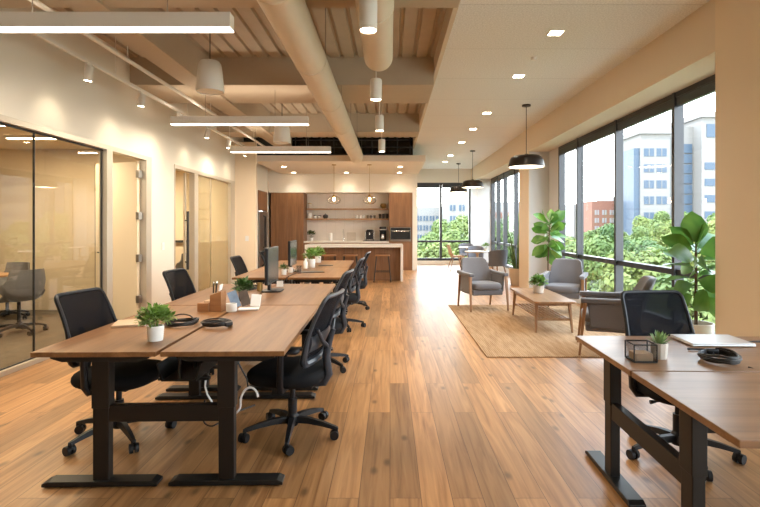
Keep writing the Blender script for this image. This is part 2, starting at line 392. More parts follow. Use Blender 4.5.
# left wall with two glazed openings
w = MB()
Y1a, Y1b, Y2a, Y2b, ZH = YB, 7.62, 8.44, 11.70, 2.43
w.box(XL-T, XL, YB, 11.75, ZH, ZD); w.box(XL-T, XL, Y1b, Y2a, 0, ZH); w.box(XL-T, XL, Y2b, 11.75, 0, ZH)
struct('wall_left', w, M['white_wall'], 'white left wall above and between the glass rooms')
struct('trim_1', MB().box(XL-T, -3.12, 11.75, 11.87, 0, 3.35), M['tan'], 'cream pier at the end of the left wall', bevel=.004)
k = MB(); XK = -3.86
k.box(XK-T, XK, 11.87, 14.78, 0, ZD); k.box(XK-T, XK, 15.86, 16.8, 0, ZD); k.box(XK-T, XK, 14.78, 15.86, 2.46, ZD); k.box(XK-.85, XK-.75, 14.7, 15.95, 0, 2.6)
struct('wall_left.001', k, M['white_wall'], 'cream side wall of the kitchen with the fridge niche')
struct('wall_back', MB().box(-8.1, XR+.1, YB-.15, YB, -.12, 4.0), M['wall'], 'wall behind the camera')
# glazed meeting rooms
struct('wall_left.002', MB().box(-8.2, -8.1, YB, 12.2, 0, 2.8), M['room_wall'], 'outer wall of the meeting rooms')
struct('wall_far', MB().box(-8.1, XL-T, 8.45, 8.58, 0, 2.75), M['room_wall'], 'beige wall between the two meeting rooms')
struct('wall_far.001', MB().box(-8.1, XL-T, 11.75, 11.9, 0, 2.75), M['room_wall'], 'beige end wall of the second meeting room')
struct('ceiling', MB().box(-8.1, XL-T, YB, 11.9, 2.68, 2.8), M['room_wall'], 'ceiling of the meeting rooms')
# window wall
w = MB()
for a, b in ((3.6, 4.61), (10.28, 12.3), (17.13, YF+.1)): w.box(XR, XR+T, a, b, 0, ZS)
w.box(XR, XR+T, YB, YF+.1, -.12, .17)
struct('wall_right', w, M['coolwhite'], 'white window wall piers and sill')
struct('trim_2', MB().box(2.965, XR, 3.7, 4.615, 0, ZC), M['tan'], 'cream column nearest the camera on the window side', bevel=.003)  # white column; its warm-lit shade is painted in as tan
t3 = struct('trim_3', MB().box(2.99, XR, 10.88, 11.68, 0, ZS), M['coolwhite'], 'white column with its warm interior shade painted on as a tan face, between the two side window bays')
struct('warm_shade_face', MB().box(2.978, 2.992, 10.875, 11.68, 0, ZS), M['tan'], parent=t3)  # tan sheet paints the warm interior shade onto the room side
struct('trim_4', MB().box(2.96, XR+T, 17.13, YF, 0, ZS), M['coolwhite'], 'white corner column by the far window')
struct('trim_5', MB().box(2.98, XR+T, YB, YF+.1, ZS, ZD), M['beamwall'], 'cream bulkhead beam above the side windows', bevel=.003)
# far wall and kitchen walls
w = MB(); w.box(.86, 2.98, YF, YF+.12, 2.99, ZD); w.box(.86, 2.98, YF, YF+.12, -.12, .13)
struct('wall_far.002', w, M['white_wall'], 'white wall above and below the far window')
struct('wall_far.003', MB().box(-4.0, .86, 16.68, 16.8, 0, ZD), M['wall'], 'kitchen back wall')
struct('wall_far.004', MB().box(-4.0, .86, 16.0, 16.68, 2.46, ZD), M['wall'], 'cream bulkhead above the kitchen cabinets')
struct('wall_right.001', MB().box(.71, .86, 15.98, YF, 0, ZD), M['wall'], 'cream end wall beside the kitchen')
# roof slab
struct('roof', MB().box(-8.4, XR+.5, YB-.3, YF+.3, 4.0, 4.2), M['bgrey'], 'roof slab')
# exposed deck: corrugated, ribs along the room
poly = []; x = -4.05
while x < .75:
    poly += [(x, ZD+.035), (x+.015, ZD), (x+.155, ZD), (x+.17, ZD+.035)]; x += .20
poly += [(.78, ZD+.035), (.78, ZD+.2), (-4.05, ZD+.2)]
struct('ceiling.001', MB().prism(poly, 'y', YB, YF), M['deck'], 'exposed corrugated deck above the desks')
struct('ceiling.002', MB().box(.64, 3.0, YB, YF+.1, ZC, ZC+.035), M['acoustic'], 'pale acoustic board ceiling')
struct('trim_6', MB().box(.605, .655, YB, 13.7, ZC-.012, ZC+.23), M['fascia'], 'fascia along the edge of the acoustic ceiling', bevel=.004)
struct('ceiling.003', MB().box(-3.47, .905, 12.94, 16.0, 3.05, 3.21), M['soffit'], 'dropped ceiling over the kitchen', bevel=.004)
for i, (a, b) in enumerate(((3.35, 4.53), (7.0, 8.05), (10.5, 11.1))):
    struct('trim_%d' % (7+i), MB().box(-3.6, .605, a, b, 3.35, ZD+.05), M['beam'], 'cross beam under the deck', bevel=.006)
struct('trim_10', MB().box(-2.80, -2.50, YB, 12.9, 3.32, ZD+.05), M['beam'], 'long beam under the deck beside the track lights', bevel=.006)
struct('trim_11', MB().box(XK, .605, 13.35, 13.5, 3.21, ZD+.05), M['seal'], 'black sheet standing in for the dark gap above the kitchen ceiling')  # black sheet paints in the darkness of the gap
# dark grille above the kitchen soffit
g = thing('vent_grille', 'dark slatted grille in the gap above the kitchen ceiling', 'grille', (0,13.3,3.22))
gb = MB().box(-2.55, .58, .0, .04, 0, .5); obj('backing', gb, M['blackglass'], g)  # black backing gives the gap's darkness behind the bars
for i in range(10): obj('bar', MB().box(-2.5+i*.335, -2.47+i*.335, -.04, 0, 0, .5), M['greyplastic'], g)
for i in range(3): obj('rail', MB().box(-2.55, .58, -.05, -.01, .04+i*.19, .07+i*.19), M['greyplastic'], g)
# baseboards
struct('baseboard_left', MB().box(XL, XL+.012, Y1b, Y2a, 0, .1), M['white_wall'], 'white baseboard between the glass rooms')
struct('baseboard_far', MB().box(.86, 2.96, YF-.012, YF, 0, .12), M['white_wall'], 'white baseboard under the far window')

# ------------------------------------------------------------------ windows
def framebox(mb, x0, x1, y0, y1, z0, z1): mb.box(x0, x1, y0, y1, z0, z1)
def side_window(n, y0, y1, mulls, label):
    r = sroot('window_%d' % n, label)
    fr = MB(); fr.box(XR, XR+.12, y0, y1, .17, .25); fr.box(XR, XR+.12, y0, y1, ZS-.06, ZS)
    fr.box(XR, XR+.12, y0, y0+.06, .25, ZS-.06); fr.box(XR, XR+.12, y1-.06, y1, .25, ZS-.06)
    ed = [y0] + list(mulls) + [y1]
    struct('window_frame', fr, M['frame_dark'], parent=r)
    for m_ in mulls: struct('mullion', MB().box(XR-.015, XR+.10, m_-.03, m_+.03, .17, ZS), M['frame_dark'], parent=r)
    for a, b in zip(ed, ed[1:]):
        struct('transom', MB().box(XR+.01, XR+.12, a+.03, b-.03, .81, .88), M['frame_dark'], parent=r)
        struct('pane', MB().box(XR+.06, XR+.068, a+.03, b-.03, .25, ZS-.06), M['winglass'], parent=r)
        struct('roller_shade', MB().box(XR+.0, XR+.05, a+.05, b-.05, ZS-.17, ZS-.065), M['greyplastic'], parent=r)
    return r
side_window(1, 4.61, 10.28, (6.09, 7.66, 9.23), 'large dark framed window bay beside the lounge')
side_window(2, 12.3, 17.13, (13.9, 15.2, 16.15), 'dark framed side window bay by the dining tables')
side_window(3, YB+.2, 3.6, (-.8, .8, 2.2), 'dark framed window bay beside the camera')
r = sroot('window_4', 'tall dark framed window in the far wall')
fr = MB(); y0 = YF
fr.box(.86,.93,y0,y0+.12,.13,2.99); fr.box(2.90,2.96,y0,y0+.12,.13,2.99); fr.box(.93,2.9,y0,y0+.12,.13,.22); fr.box(.93,2.9,y0,y0+.12,2.93,2.99)
struct('window_frame', fr, M['frame_dark'], parent=r)
struct('mullion', MB().box(1.83,1.91,y0-.02,y0+.14,.13,2.99), M['frame_dark'], parent=r)
for a, b in ((.93,1.83),(1.91,2.9)):
    struct('transom', MB().box(a,b,y0,y0+.12,.80,.87), M['frame_dark'], parent=r)
    struct('pane', MB().box(a,b,y0+.06,y0+.068,.22,2.93), M['winglass'], parent=r)
    struct('roller_shade', MB().box(a+.01,b-.01,y0-.01,y0+.05,2.80,2.93), M['greyplastic'], parent=r)

# ------------------------------------------------------------------ glass partitions
r = sroot('window_5', 'long glass partition of the front meeting room')
x0, x1 = XL-.09, XL-.02
fr = MB(); fr.box(x0, XL+.012, YB, Y1b, 2.37, ZH); fr.box(x0, x1+.02, YB, 6.42, 0, .045); fr.box(x0, XL+.01, 6.42, 6.55, 0, 2.37); fr.box(x0, XL+.01, 7.46, Y1b, 0, 2.37)
struct('window_frame', fr, M['alu'], parent=r)
for a, b in ((YB, 1.2), (1.205, 3.15), (3.155, 5.185), (5.195, 6.42)):
    struct('pane', MB().box(-3.66, -3.65, a, b, .045, 2.37), M['partglass'], parent=r)
for y in (1.2, 3.15, 5.19): struct('seal', MB().box(-3.665, -3.645, y-.003, y+.006, .045, 2.37), M['seal'], parent=r)
struct('gasket', MB().box(-3.665, -3.64, YB, 6.42, 2.352, 2.372), M['seal'], parent=r)
struct('gasket', MB().box(-3.665, -3.645, YB, 6.42, .045, .056), M['seal'], parent=r)
struct('gasket', MB().box(-3.665, -3.648, 6.40, 6.42, .056, 2.352), M['seal'], parent=r)
# open door leaf, hinged on the far jamb, swung into the room
d = bpy.data.objects.new('door_1', None); COL.objects.link(d); d['kind'] = 'structure'; d['label'] = 'cream door of the front meeting room standing open'
hx, hy = -3.665, 7.42; ex, ey = -4.46, 7.73
d.location = (hx, hy, 0); d.rotation_euler = (0, 0, math.atan2(ey-hy, ex-hx))
L = math.hypot(ex-hx, ey-hy)
struct('door_leaf', MB().box(.012, L, -.0, .045, .012, 2.34), M['room_wall'], parent=d, bevel=.003)
for z in (.33, .93, 1.55, 2.16): struct('hinge', MB().box(-.03, .03, -.012, .052, z-.055, z+.055), M['steel'], parent=d, bevel=.004)
hb = MB().tube([(L-.06, .0, 1.0), (L-.06, .06, 1.0), (L-.075, .065, 1.0), (L-.19, .065, 1.0)], .011, 10)
struct('door_handle', hb, M['seal'], parent=d, smooth=True)
struct('lock_edge', MB().box(L, L+.012, .0, .045, .012, 2.34), M['seal'], parent=d)
# second partition with a sliding glass door
r = sroot('window_6', 'second glass partition with frosted glass')
fr = MB(); fr.box(x0, XL+.012, Y2a, Y2b, 2.37, ZH); fr.box(x0, XL+.008, 9.30, 9.48, 0, 2.37); fr.box(x0, XL+.008, 11.42, Y2b, 0, 2.37); fr.box(x0, x1+.02, 9.48, 11.42, 0, .05)
fr.box(x0, XL+.008, Y2a, Y2a+.03, 0, 2.37)
struct('window_frame', fr, M['alu'], parent=r)
struct('pane', MB().box(-3.66, -3.65, 9.48, 10.28, .05, 2.37), M['frost'], parent=r)
struct('pane', MB().box(-3.66, -3.65, 10.31, 11.42, .05, 2.37), M['frost'], parent=r)
struct('seal', MB().box(-3.665, -3.645, 10.28, 10.31, .05, 2.37), M['alu'], parent=r)
struct('film_band', MB().box(-3.648, -3.645, 9.5, 11.40, .05, 1.08), M['frost2'], parent=r)
d = bpy.data.objects.new('door_2', None); COL.objects.link(d); d['kind'] = 'structure'; d['label'] = 'sliding glass door of the second meeting room pushed open'
struct('door_leaf', MB().box(-3.72, -3.705, 9.16, 10.2, .02, 2.36), M['partglass'], parent=d)
struct('door_edge', MB().box(-3.73, -3.695, 9.13, 9.17, .02, 2.36), M['alu'], parent=d)
hb = MB().cyl((-3.62, 9.06, .62), (-3.62, 9.06, 1.66), .022, n=10).cyl((-3.62, 9.06, .75), (-3.70, 9.14, .75), .012, n=8).cyl((-3.62, 9.06, 1.5), (-3.70, 9.14, 1.5), .012, n=8)
struct('door_handle', hb, M['seal'], parent=d, smooth=True)

# ------------------------------------------------------------------ lamps
def area_lamp(name, loc, sx, sy, watts, col=WARM, shape='RECTANGLE', parent=None, spread=PI):
    l = bpy.data.lights.new(name, 'AREA'); l.shape = shape; l.size = sx
    if shape in ('RECTANGLE', 'ELLIPSE'): l.size_y = sy
    l.energy = watts; l.color = col; l.spread = spread
    o = bpy.data.objects.new(name, l); COL.objects.link(o); o.location = loc
    if parent: o.parent = parent
    return o
def spot_lamp(name, loc, target, watts, angle, blend=.6, col=WARM, size=.03, parent=None):
    l = bpy.data.lights.new(name, 'SPOT'); l.energy = watts; l.spot_size = math.radians(angle); l.spot_blend = blend; l.color = col; l.shadow_soft_size = size
    o = bpy.data.objects.new(name, l); COL.objects.link(o); o.location = loc
    dv = Vector(target) - Vector(loc); o.rotation_euler = dv.to_track_quat('-Z', 'Y').to_euler()
    if parent: o.parent = parent
    return o
# linear pendants
BARL = 1.96
def linear_light(x, y, label):
    r = thing('linear_pendant_light', label, 'pendant light', (x, y, 2.85), 0, 'linear pendant lights over the desks')
    obj('housing', MB().box(-BARL/2, BARL/2, -.05, .05, .007, .118), M['lamp_white'], r, bevel=.003)
    obj('diffuser', MB().box(-BARL/2+.002, BARL/2-.002, -.045, .045, .0, .007), M['bar_led'], r)
    for s in (-1, 1): obj('suspension_wire', MB().cyl((s*.5, 0, .118), (s*.5, 0, (3.35 if (3.35 < y < 4.53 or 7 < y < 8.05) else ZD) - 2.85 + .01), .004, n=6), M['steel'], r)
    area_lamp('lamp', (0, 0, -.012), BARL-.02, .085, P_BAR, (1,.87,.70), parent=r)
    u = area_lamp('added_ceiling_fill', (0, 0, .125), BARL-.02, .085, P_BAR*.10, (1,.87,.70), parent=r); u.rotation_euler = (PI,0,0)  # upward fill added to brighten the ceiling, not a known part of the bars
    return r
P_BAR, P_DOWN, P_TRACK, P_PEND, P_SOFF, P_CYL, P_ROOM = 44, 15, 2.3, 10, 10, 12, 38
linear_light(-2.15, 3.75, 'long white linear pendant light nearest the camera, top left')
linear_light(-2.15, 7.26, 'second white linear pendant light, between the two hanging speakers')
linear_light(-2.15, 9.98, 'farthest white linear pendant light, in front of the kitchen ceiling')
# cylinder pendants
for i, (y, top, lab) in enumerate(((3.5, 2.975, 'nearest and largest white cylinder pendant, below the short duct'), (5.42, ZD, 'white cylinder pendant just below the end of the short duct'),
                    (7.2, 3.35, 'third white cylinder pendant, in front of the cross beam'), (9.2, ZD, 'farthest white cylinder pendant, against the dark grille'))):
    r = thing('cylinder_pendant', lab, 'pendant light', (-.15, y, 2.75), 0, 'cylinder pendants along the short duct')
    obj('housing', MB().lathe([(.05, .012), (.058, 0), (.062, 0), (.063, .21), (.055, .222), (0, .223)], n=24), M['lamp_white'], r, smooth=True)
    obj('diffuser', MB().lathe([(0, .008), (.052, .008), (.052, .014), (0, .014)], n=24), M['down_led'], r)
    obj('stem', MB().cyl((0,0,.22), (0,0,top-2.75+.02), .006, n=8), M['lamp_white'], r, smooth=True)
    spot_lamp('lamp', (0,0,-.005), (0,0,-1), P_CYL*4, 100, .8, parent=r)
# ducts
def duct(name, x, z, rad, y0, y1, label, seams):
    r = thing(name, label, 'duct', (x, y0, z))
    pr = [(0,0),(rad-.03,0),(rad,.03)] if y0 > YB+.1 else [(0,0),(rad,0)]
    L = y1 - y0; prof = pr + [(rad, L-.05), (rad-.012, L-.02), (rad-.04, L), (0, L)]
    mb = MB().lathe(prof, n=40)
    mb.v = [Vector((v.x, v.z, -v.y)) for v in mb.v]
    obj('tube', mb, M['duct'], r, smooth=True)
    for s in seams:
        c = MB().lathe([(rad-.01,0),(rad+.006,.004),(rad+.006,.036),(rad-.01,.04)], n=40); c.v = [Vector((v.x, v.z + s - y0, -v.y)) for v in c.v]
        obj('collar', c, M['duct'], r, smooth=True)
        obj('hanger', MB().cyl((rad*.97, s-y0+.02, 0), (rad*.97, s-y0+.02, ZD-z+.03), .004, n=6), M['steel'], r)
    return r
duct('air_duct', -.84, 3.15, .168, YB, 12.85, 'long round beige air duct running to the kitchen', (.2, 1.9, 3.6, 5.3, 7.0, 8.7, 10.4, 12.1))
duct('air_duct.001', -.12, 3.15, .148, YB, 5.3, 'short round beige air duct ending above the cylinder pendants', (.8, 2.4, 4.0))
# conduits and track
r = thing('lighting_track', 'white lighting track along the left wall carrying small spotlights', 'track', (-3.2, YB, 3.125))
obj('rail', MB().box(-.018, .018, 0, 14.0, 0, .035), M['lamp_white'], r)
for y in (2.2, 4.3, 6.4, 8.5, 10.6, 12.7): obj('hanger', MB().cyl((0, y, .03), (0, y, ZD-3.125+.02), .005, n=6), M['lamp_white'], r)
r = thing('conduit', 'thin white conduit pipe running beside the lighting track', 'pipe', (-2.80+.0, YB, 3.17))
mb = MB().cyl((0,0,0), (0,14.8,0), .022, n=10); obj('pipe', mb, M['lamp_white'], r, smooth=True)
for y in (3.0, 5.5, 8.0, 10.5, 13): obj('hanger', MB().cyl((0, y, .01), (0, y, .18), .006, n=6), M['lamp_white'], r)
names = ['nearest', 'second', 'third', 'fourth', 'fifth', 'sixth', 'seventh']
for i, y in enumerate((5.36, 6.5, 7.65, 8.85, 10.0, 11.15)):
    r = thing('track_spotlight', 'small white track spotlight, %s along the left wall' % ('nearest to the camera' if i == 0 else names[i] + ' from the camera'), 'spotlight', (-3.2, y, 3.125), 0, 'track spotlights on the left wall')
    obj('stem', MB().box(-.015, .015, -.03, .03, -.05, .002), M['lamp_white'], r)
    c = MB().lathe([(.036, .005), (.044, 0), (.044, .15), (.038, .16), (0, .16)], n=20); R = Matrix.Translation((-.0, 0, -.19)) @ Matrix.Rotation(math.radians(8), 4, 'Y'); c.v = [R @ v for v in c.v]
    obj('head', c, M['lamp_white'], r, smooth=True)
    c = MB().lathe([(0, .004), (.034, .004), (.034, .01), (0, .01)], n=20); c.v = [R @ v for v in c.v]; obj('lens', c, M['down_led'], r)
    spot_lamp('lamp', (-.0, 0, -.205), (-.55, 0, -1.0), P_TRACK*3.0, 82, .9, (1,.86,.62), parent=r)
# hanging speakers
for (px, py, y, lab) in ((210, 92, 5.6, 'pale grey hanging speaker with a tapered body, nearer one'), (282, 143, 8.72, 'pale grey hanging speaker, the smaller looking far one')):
    p = at(px, y, py=py)
    r = thing('pendant_speaker', lab, 'speaker', p, 0, 'hanging speakers over the left desks')
    obj('body', MB().lathe([(.135, .025), (.148, .0), (.152, .03), (.13, .25), (.118, .31), (.10, .335), (0, .34)], n=28), M['lamp_white'], r, smooth=True)
    obj('grille', MB().lathe([(0, .012), (.136, .012), (.136, .028), (0, .028)], n=28), M['white'], r)
    obj('cord', MB().cyl((0,0,.335), (0,0,ZD-p.z), .006, n=6), M['seal'], r)
# recessed lights in the acoustic ceiling
NAMES7 = ['nearest', 'second nearest', 'third nearest', 'fourth nearest', 'fifth nearest', 'second farthest', 'farthest']
for i, y in enumerate((5.5, 7.08, 9.4, 10.95, 12.7, 15.05, 16.5)):
    r = thing('recessed_downlight', 'square recessed downlight in the acoustic ceiling, %s of the row' % NAMES7[i], 'downlight', (1.80, y, ZC), 0, 'square downlights in the acoustic ceiling')
    fr = MB(); a, b = .085, .068
    fr.loft([[(-a,-a,0),(a,-a,0),(a,a,0),(-a,a,0)], [(-a,-a,-.006),(a,-a,-.006),(a,a,-.006),(-a,a,-.006)], [(-b,-b,-.006),(b,-b,-.006),(b,b,-.006),(-b,b,-.006)], [(-b,-b,0),(b,-b,0),(b,b,0),(-b,b,0)]], caps=False, closed=True)
    obj('trim_ring', fr, M['white'], r); obj('diffuser', MB().box(-b, b, -b, b, -.003, -.001), M['down_led'], r)
    spot_lamp('lamp', (0,0,-.012), (0,0,-1), P_DOWN*3.2, 125, .9, parent=r, size=.05)
# recessed lights over the kitchen
for (px, y, lab) in ((283.8, 14.08, 'round downlight at the front left of the kitchen ceiling'), (400, 14.08, 'round downlight at the front right of the kitchen ceiling'),
                     (293.8, 15.6, 'round downlight above the tall left kitchen cabinet'), (346.5, 15.6, 'round downlight above the middle of the kitchen shelves'), (399.5, 15.6, 'round downlight above the oven cabinet')):
    p = at(px, y, 3.05)
    r = thing('recessed_downlight', lab, 'downlight', p, 0, 'round downlights in the kitchen ceiling')
    obj('trim_ring', MB().lathe([(.062, 0), (.062, -.006), (.085, -.006), (.088, 0)], n=24), M['white'], r); obj('diffuser', MB().lathe([(0,-.001),(.062,-.001),(.062,-.004),(0,-.004)], n=24), M['down_led'], r)
    spot_lamp('lamp', (0,0,-.012), (0,.0,-1), P_SOFF*3.5, 120, .8, parent=r, size=.05)
# sprinkler
r = thing('ceiling_sprinkler', 'tiny white sprinkler cap in the acoustic ceiling near the first downlight', 'sprinkler', (1.79, 6.3, ZC)); 
obj('cap', MB().lathe([(0,-.035),(.03,-.035),(.032,-.01),(.045,0),(0,0)], n=16), M['white'], r, smooth=True)
# dome pendants
def dome(px, y, zr, lab):
    x = (px - CX)/F*y
    r = thing('dome_pendant_light', lab, 'pendant light', (x, y, zr), 0, 'dark dome pendants over the lounge')
    obj('shade', MB().lathe([(.305,0),(.312,.004),(.30,.05),(.285,.12),(.262,.17),(.22,.195),(.14,.205),(.04,.21),(.03,.23),(0,.232)], n=40), M['dome'], r, smooth=True)
    obj('inner_shade', MB().lathe([(.303,.002),(.29,.06),(.26,.15),(.2,.18),(0,.19),(0,.186),(.195,.176),(.254,.147),(.284,.06),(.297,.002)], n=40), M['domein'], r, smooth=True)
    obj('diffuser', MB().lathe([(0,.022),(.292,.022),(.288,.032),(0,.032)], n=40), M['pend_led'], r)
    obj('cord', MB().cyl((0,0,.23),(0,0,ZC-zr-.02), .006, n=8), M['seal'], r)
    obj('canopy', MB().lathe([(0,ZC-zr),(.075,ZC-zr),(.075,ZC-zr-.025),(.02,ZC-zr-.035),(0,ZC-zr-.035)], n=24), M['dome'], r, smooth=True)
    area_lamp('lamp', (0,0,.015), .5, .5, P_PEND, (1,.84,.62), 'DISK', r)
dome(526.3, 8.78, 2.42, 'dark bronze dome pendant above the lounge, nearest and largest')
dome(472.6, 14.1, 2.47, 'dark bronze dome pendant, middle one of three, before the far window')
dome(458.6, 17.0, 2.53, 'dark bronze dome pendant farthest from the camera, at the far window')
# glass globe pendants
for px, lab in ((334, 'clear glass globe pendant over the left of the kitchen island'), (369.5, 'clear glass globe pendant over the right of the kitchen island')):
    y = 13.6; p = at(px, y, py=200)
    r = thing('globe_pendant_light', lab, 'pendant light', p, 0, 'glass globe pendants over the island')
    obj('globe', MB().lathe([(.03,.115),(.10,.10),(.165,.05),(.185,0),(.165,-.06),(.11,-.10),(.06,-.112),(.06,-.108),(.108,-.096),(.161,-.058),(.181,0),(.161,.047),(.098,.096),(.03,.111)], n=32), M['globe'], r, smooth=True)
    obj('bulb', MB().sphere((0,0,.02), .036, 14, 10, sz=1.4), M['bulb'], r, smooth=True)
    obj('socket', MB().lathe([(0,.07),(.03,.07),(.034,.13),(.02,.15),(0,.15)], n=16), M['brass'], r, smooth=True)
    obj('cord', MB().cyl((0,0,.15),(0,0,3.05-p.z-.02), .006, n=8), M['brass'], r)
    obj('canopy', MB().lathe([(0,3.05-p.z),(.06,3.05-p.z),(.06,3.03-p.z),(0,3.025-p.z)], n=20), M['brass'], r, smooth=True)
    l = bpy.data.lights.new('lamp', 'POINT'); l.energy = 9; l.color = (1,.7,.4); l.shadow_soft_size = .04; lo = bpy.data.objects.new('lamp', l); COL.objects.link(lo); lo.parent = r; lo.location = (0,0,-.05)
# meeting-room ceiling lights
for i, (x, y, lab) in enumerate(((-5.0, 2.6, 'flat ceiling light of the front meeting room, nearest the camera'), (-5.0, 5.2, 'flat ceiling light of the front meeting room, in the middle'), (-5.0, 7.2, 'flat ceiling light of the front meeting room, by the beige wall'), (-5.2, 10.1, 'flat ceiling light of the second meeting room'))):
    r = thing('flat_ceiling_light', lab, 'ceiling light', (x, y, 2.68), 0, 'ceiling lights of the meeting rooms')
    obj('housing', MB().box(-.45,.45,-.05,.05,-.035,0), M['lamp_white'], r, bevel=.004)
    obj('diffuser', MB().box(-.43,.43,-.042,.042,-.042,-.034), M['roomlamp'], r)
    area_lamp('lamp', (0,0,-.05), .86, .084, P_ROOM*(2.0 if y > 9 else 1), (1,.84,.60), parent=r)
# ================================================================== DESKS
def arc(c, r, a0, a1, n, z=None):
    return [(c[0]+r*math.cos(a0+(a1-a0)*i/n), c[1]+r*math.sin(a0+(a1-a0)*i/n)) for i in range(n+1)]
def make_double_desk(L, half, gap, inset, label, wmat, legs):
    r = thing('double_desk', label, 'desk', (0,0,0), 0, 'back-to-back standing desks')
    ZT = .74
    for s in (-1, 1):
        a, b = sorted((s*gap/2, s*half))
        obj('tabletop', MB().box(a, b, .004, L-.004, ZT-.027, ZT), wmat, r, bevel=.003)
    for yl in (inset, L-inset):
        for s in (-1, 1):
            xc = legs[(s+1)//2]
            leg = MB().box(xc-.042, xc+.042, yl-.026, yl+.026, .03, .70)
            lg = obj('leg', leg, M['frameblk'], r, bevel=.004)
            obj('sleeve', MB().box(xc-.047, xc+.047, yl-.031, yl+.031, .42, .702), M['frameblk'], lg, bevel=.004)
            fx = .305
            ft = MB().prism([(xc-fx, 0.006), (xc+fx, .006), (xc+fx, .022), (xc+fx-.03, .034), (xc-fx+.03, .034), (xc-fx, .022)], 'y', yl-.042, yl+.042)
            fo = obj('foot', ft, M['black'], r, bevel=.003)
            for e in (-1, 1): obj('glide', MB().lathe([(0,0),(.018,0),(.018,.008),(0,.008)], (xc+e*(fx-.04), yl, 0), 12), M['seal'], fo)
            br = MB().prism([(xc-.27, .713), (xc+.27, .713), (xc+.26, .690), (xc+.20, .672), (xc-.20, .672), (xc-.26, .690)], 'y', yl-.035, yl+.035)
            obj('top_bracket', br, M['black'], r)
        obj('crossbar', MB().box(legs[0], legs[1], yl-.022, yl+.022, .345, .435), M['frameblk'], r, bevel=.003)
    for s in (-1, 1): obj('rail', MB().box(legs[(s+1)//2]-.03, legs[(s+1)//2]+.03, inset, L-inset, .66, .705), M['black'], r)
    # slatted cable tray below the seam
    tr = obj('cable_tray', MB().prism([(-.10,.50),(.10,.50),(.13,.60),(.122,.60),(.093,.508),(-.093,.508),(-.122,.60),(-.13,.60)], 'y', .28, L-.28), M['black'], r)
    for q in range(5):
        y = .3 + q*(L-.6)/4
        obj('hanger', MB().box(-.006, .006, y-.012, y+.012, .505, .713), M['black'], tr)
        obj('clip', MB().box(-.15, .15, y+.05, y+.085, .484, .499), M['black'], tr)
    return r
ROT = math.radians(1.2)
D1 = make_double_desk(1.565, .66, .024, .10, 'double walnut desk nearest on the left, holding the white potted bush', M['desk'], (-.335,.335))
def seam(d): return -1.218 - .021*(d - 2.65)
D1.location = (seam(2.65), 2.65, 0); D1.rotation_euler = (0,0,ROT)
D2 = dup(D1, (seam(4.22), 4.22, 0), ROT, 'double walnut desk second on the left, holding the first monitor')
D3 = dup(D1, (-1.325, 6.48, 0), ROT, 'double walnut desk third on the left, holding the second monitor'); D3.scale = (1.06,1.03,1)
D4 = dup(D1, (-1.362, 8.10, 0), ROT, 'double walnut desk farthest on the left, nearest the kitchen island'); D4.scale = (1.06,1.03,1)
wdr = wood('walnut_veneer_long', (.16,.075,.032), (.29,.15,.07), 'y', 6, .33)
DR = make_double_desk(1.66, .745, .012, .125, 'double walnut desk at the lower right with the laptop on it', wdr, (-.50,.28))
DR.location = (1.093, 2.305, 0); DR.rotation_euler = (0,0,-PI/2-math.radians(1.5))

# ================================================================== OFFICE CHAIR (faces +X)
def make_base(r, spoke_mat, R=.31, n=5, ph=.3):
    hub = obj('base', MB().lathe([(0,.065),(.035,.065),(.042,.085),(.042,.125),(.03,.145),(0,.145)], n=20), spoke_mat, r, smooth=True)
    for k in range(n):
        a = ph + 2*PI*k/n; ca, sa = math.cos(a), math.sin(a)
        sp = MB(); rings = []
        for t, z, w, h in ((.03,.108,.050,.040),(.12,.108,.044,.036),(.22,.094,.036,.030),(R-.01,.076,.028,.022),(R+.012,.072,.018,.016)):
            c = Vector((t*ca, t*sa, z)); sd = Vector((-sa, ca, 0))*w/2; up = Vector((0,0,h/2))
            rings.append([c-sd-up, c+sd-up, c+sd*.7+up, c-sd*.7+up])
        sp.loft(rings); obj('spoke', sp, spoke_mat, hub, smooth=True)
        cs = MB(); b = a + .9 + k*1.3; c = Vector((R*ca, R*sa, .03)) ; off = Vector((math.cos(b), math.sin(b), 0))*.012; ax = Vector((-math.sin(b), math.cos(b), 0))
        for s in (-1, 1): cs.cyl(c+off+ax*s*.006, c+off+ax*s*.027, .030, .028, 16)
        cs.cyl(c+off-ax*.02, c+off+ax*.02, .012, n=8)
        cs.box(c.x-.011, c.x+.011, c.y-.011, c.y+.011, .035, .074)
        obj('caster', cs, M['plastic'], hub, smooth=True)
    return hub
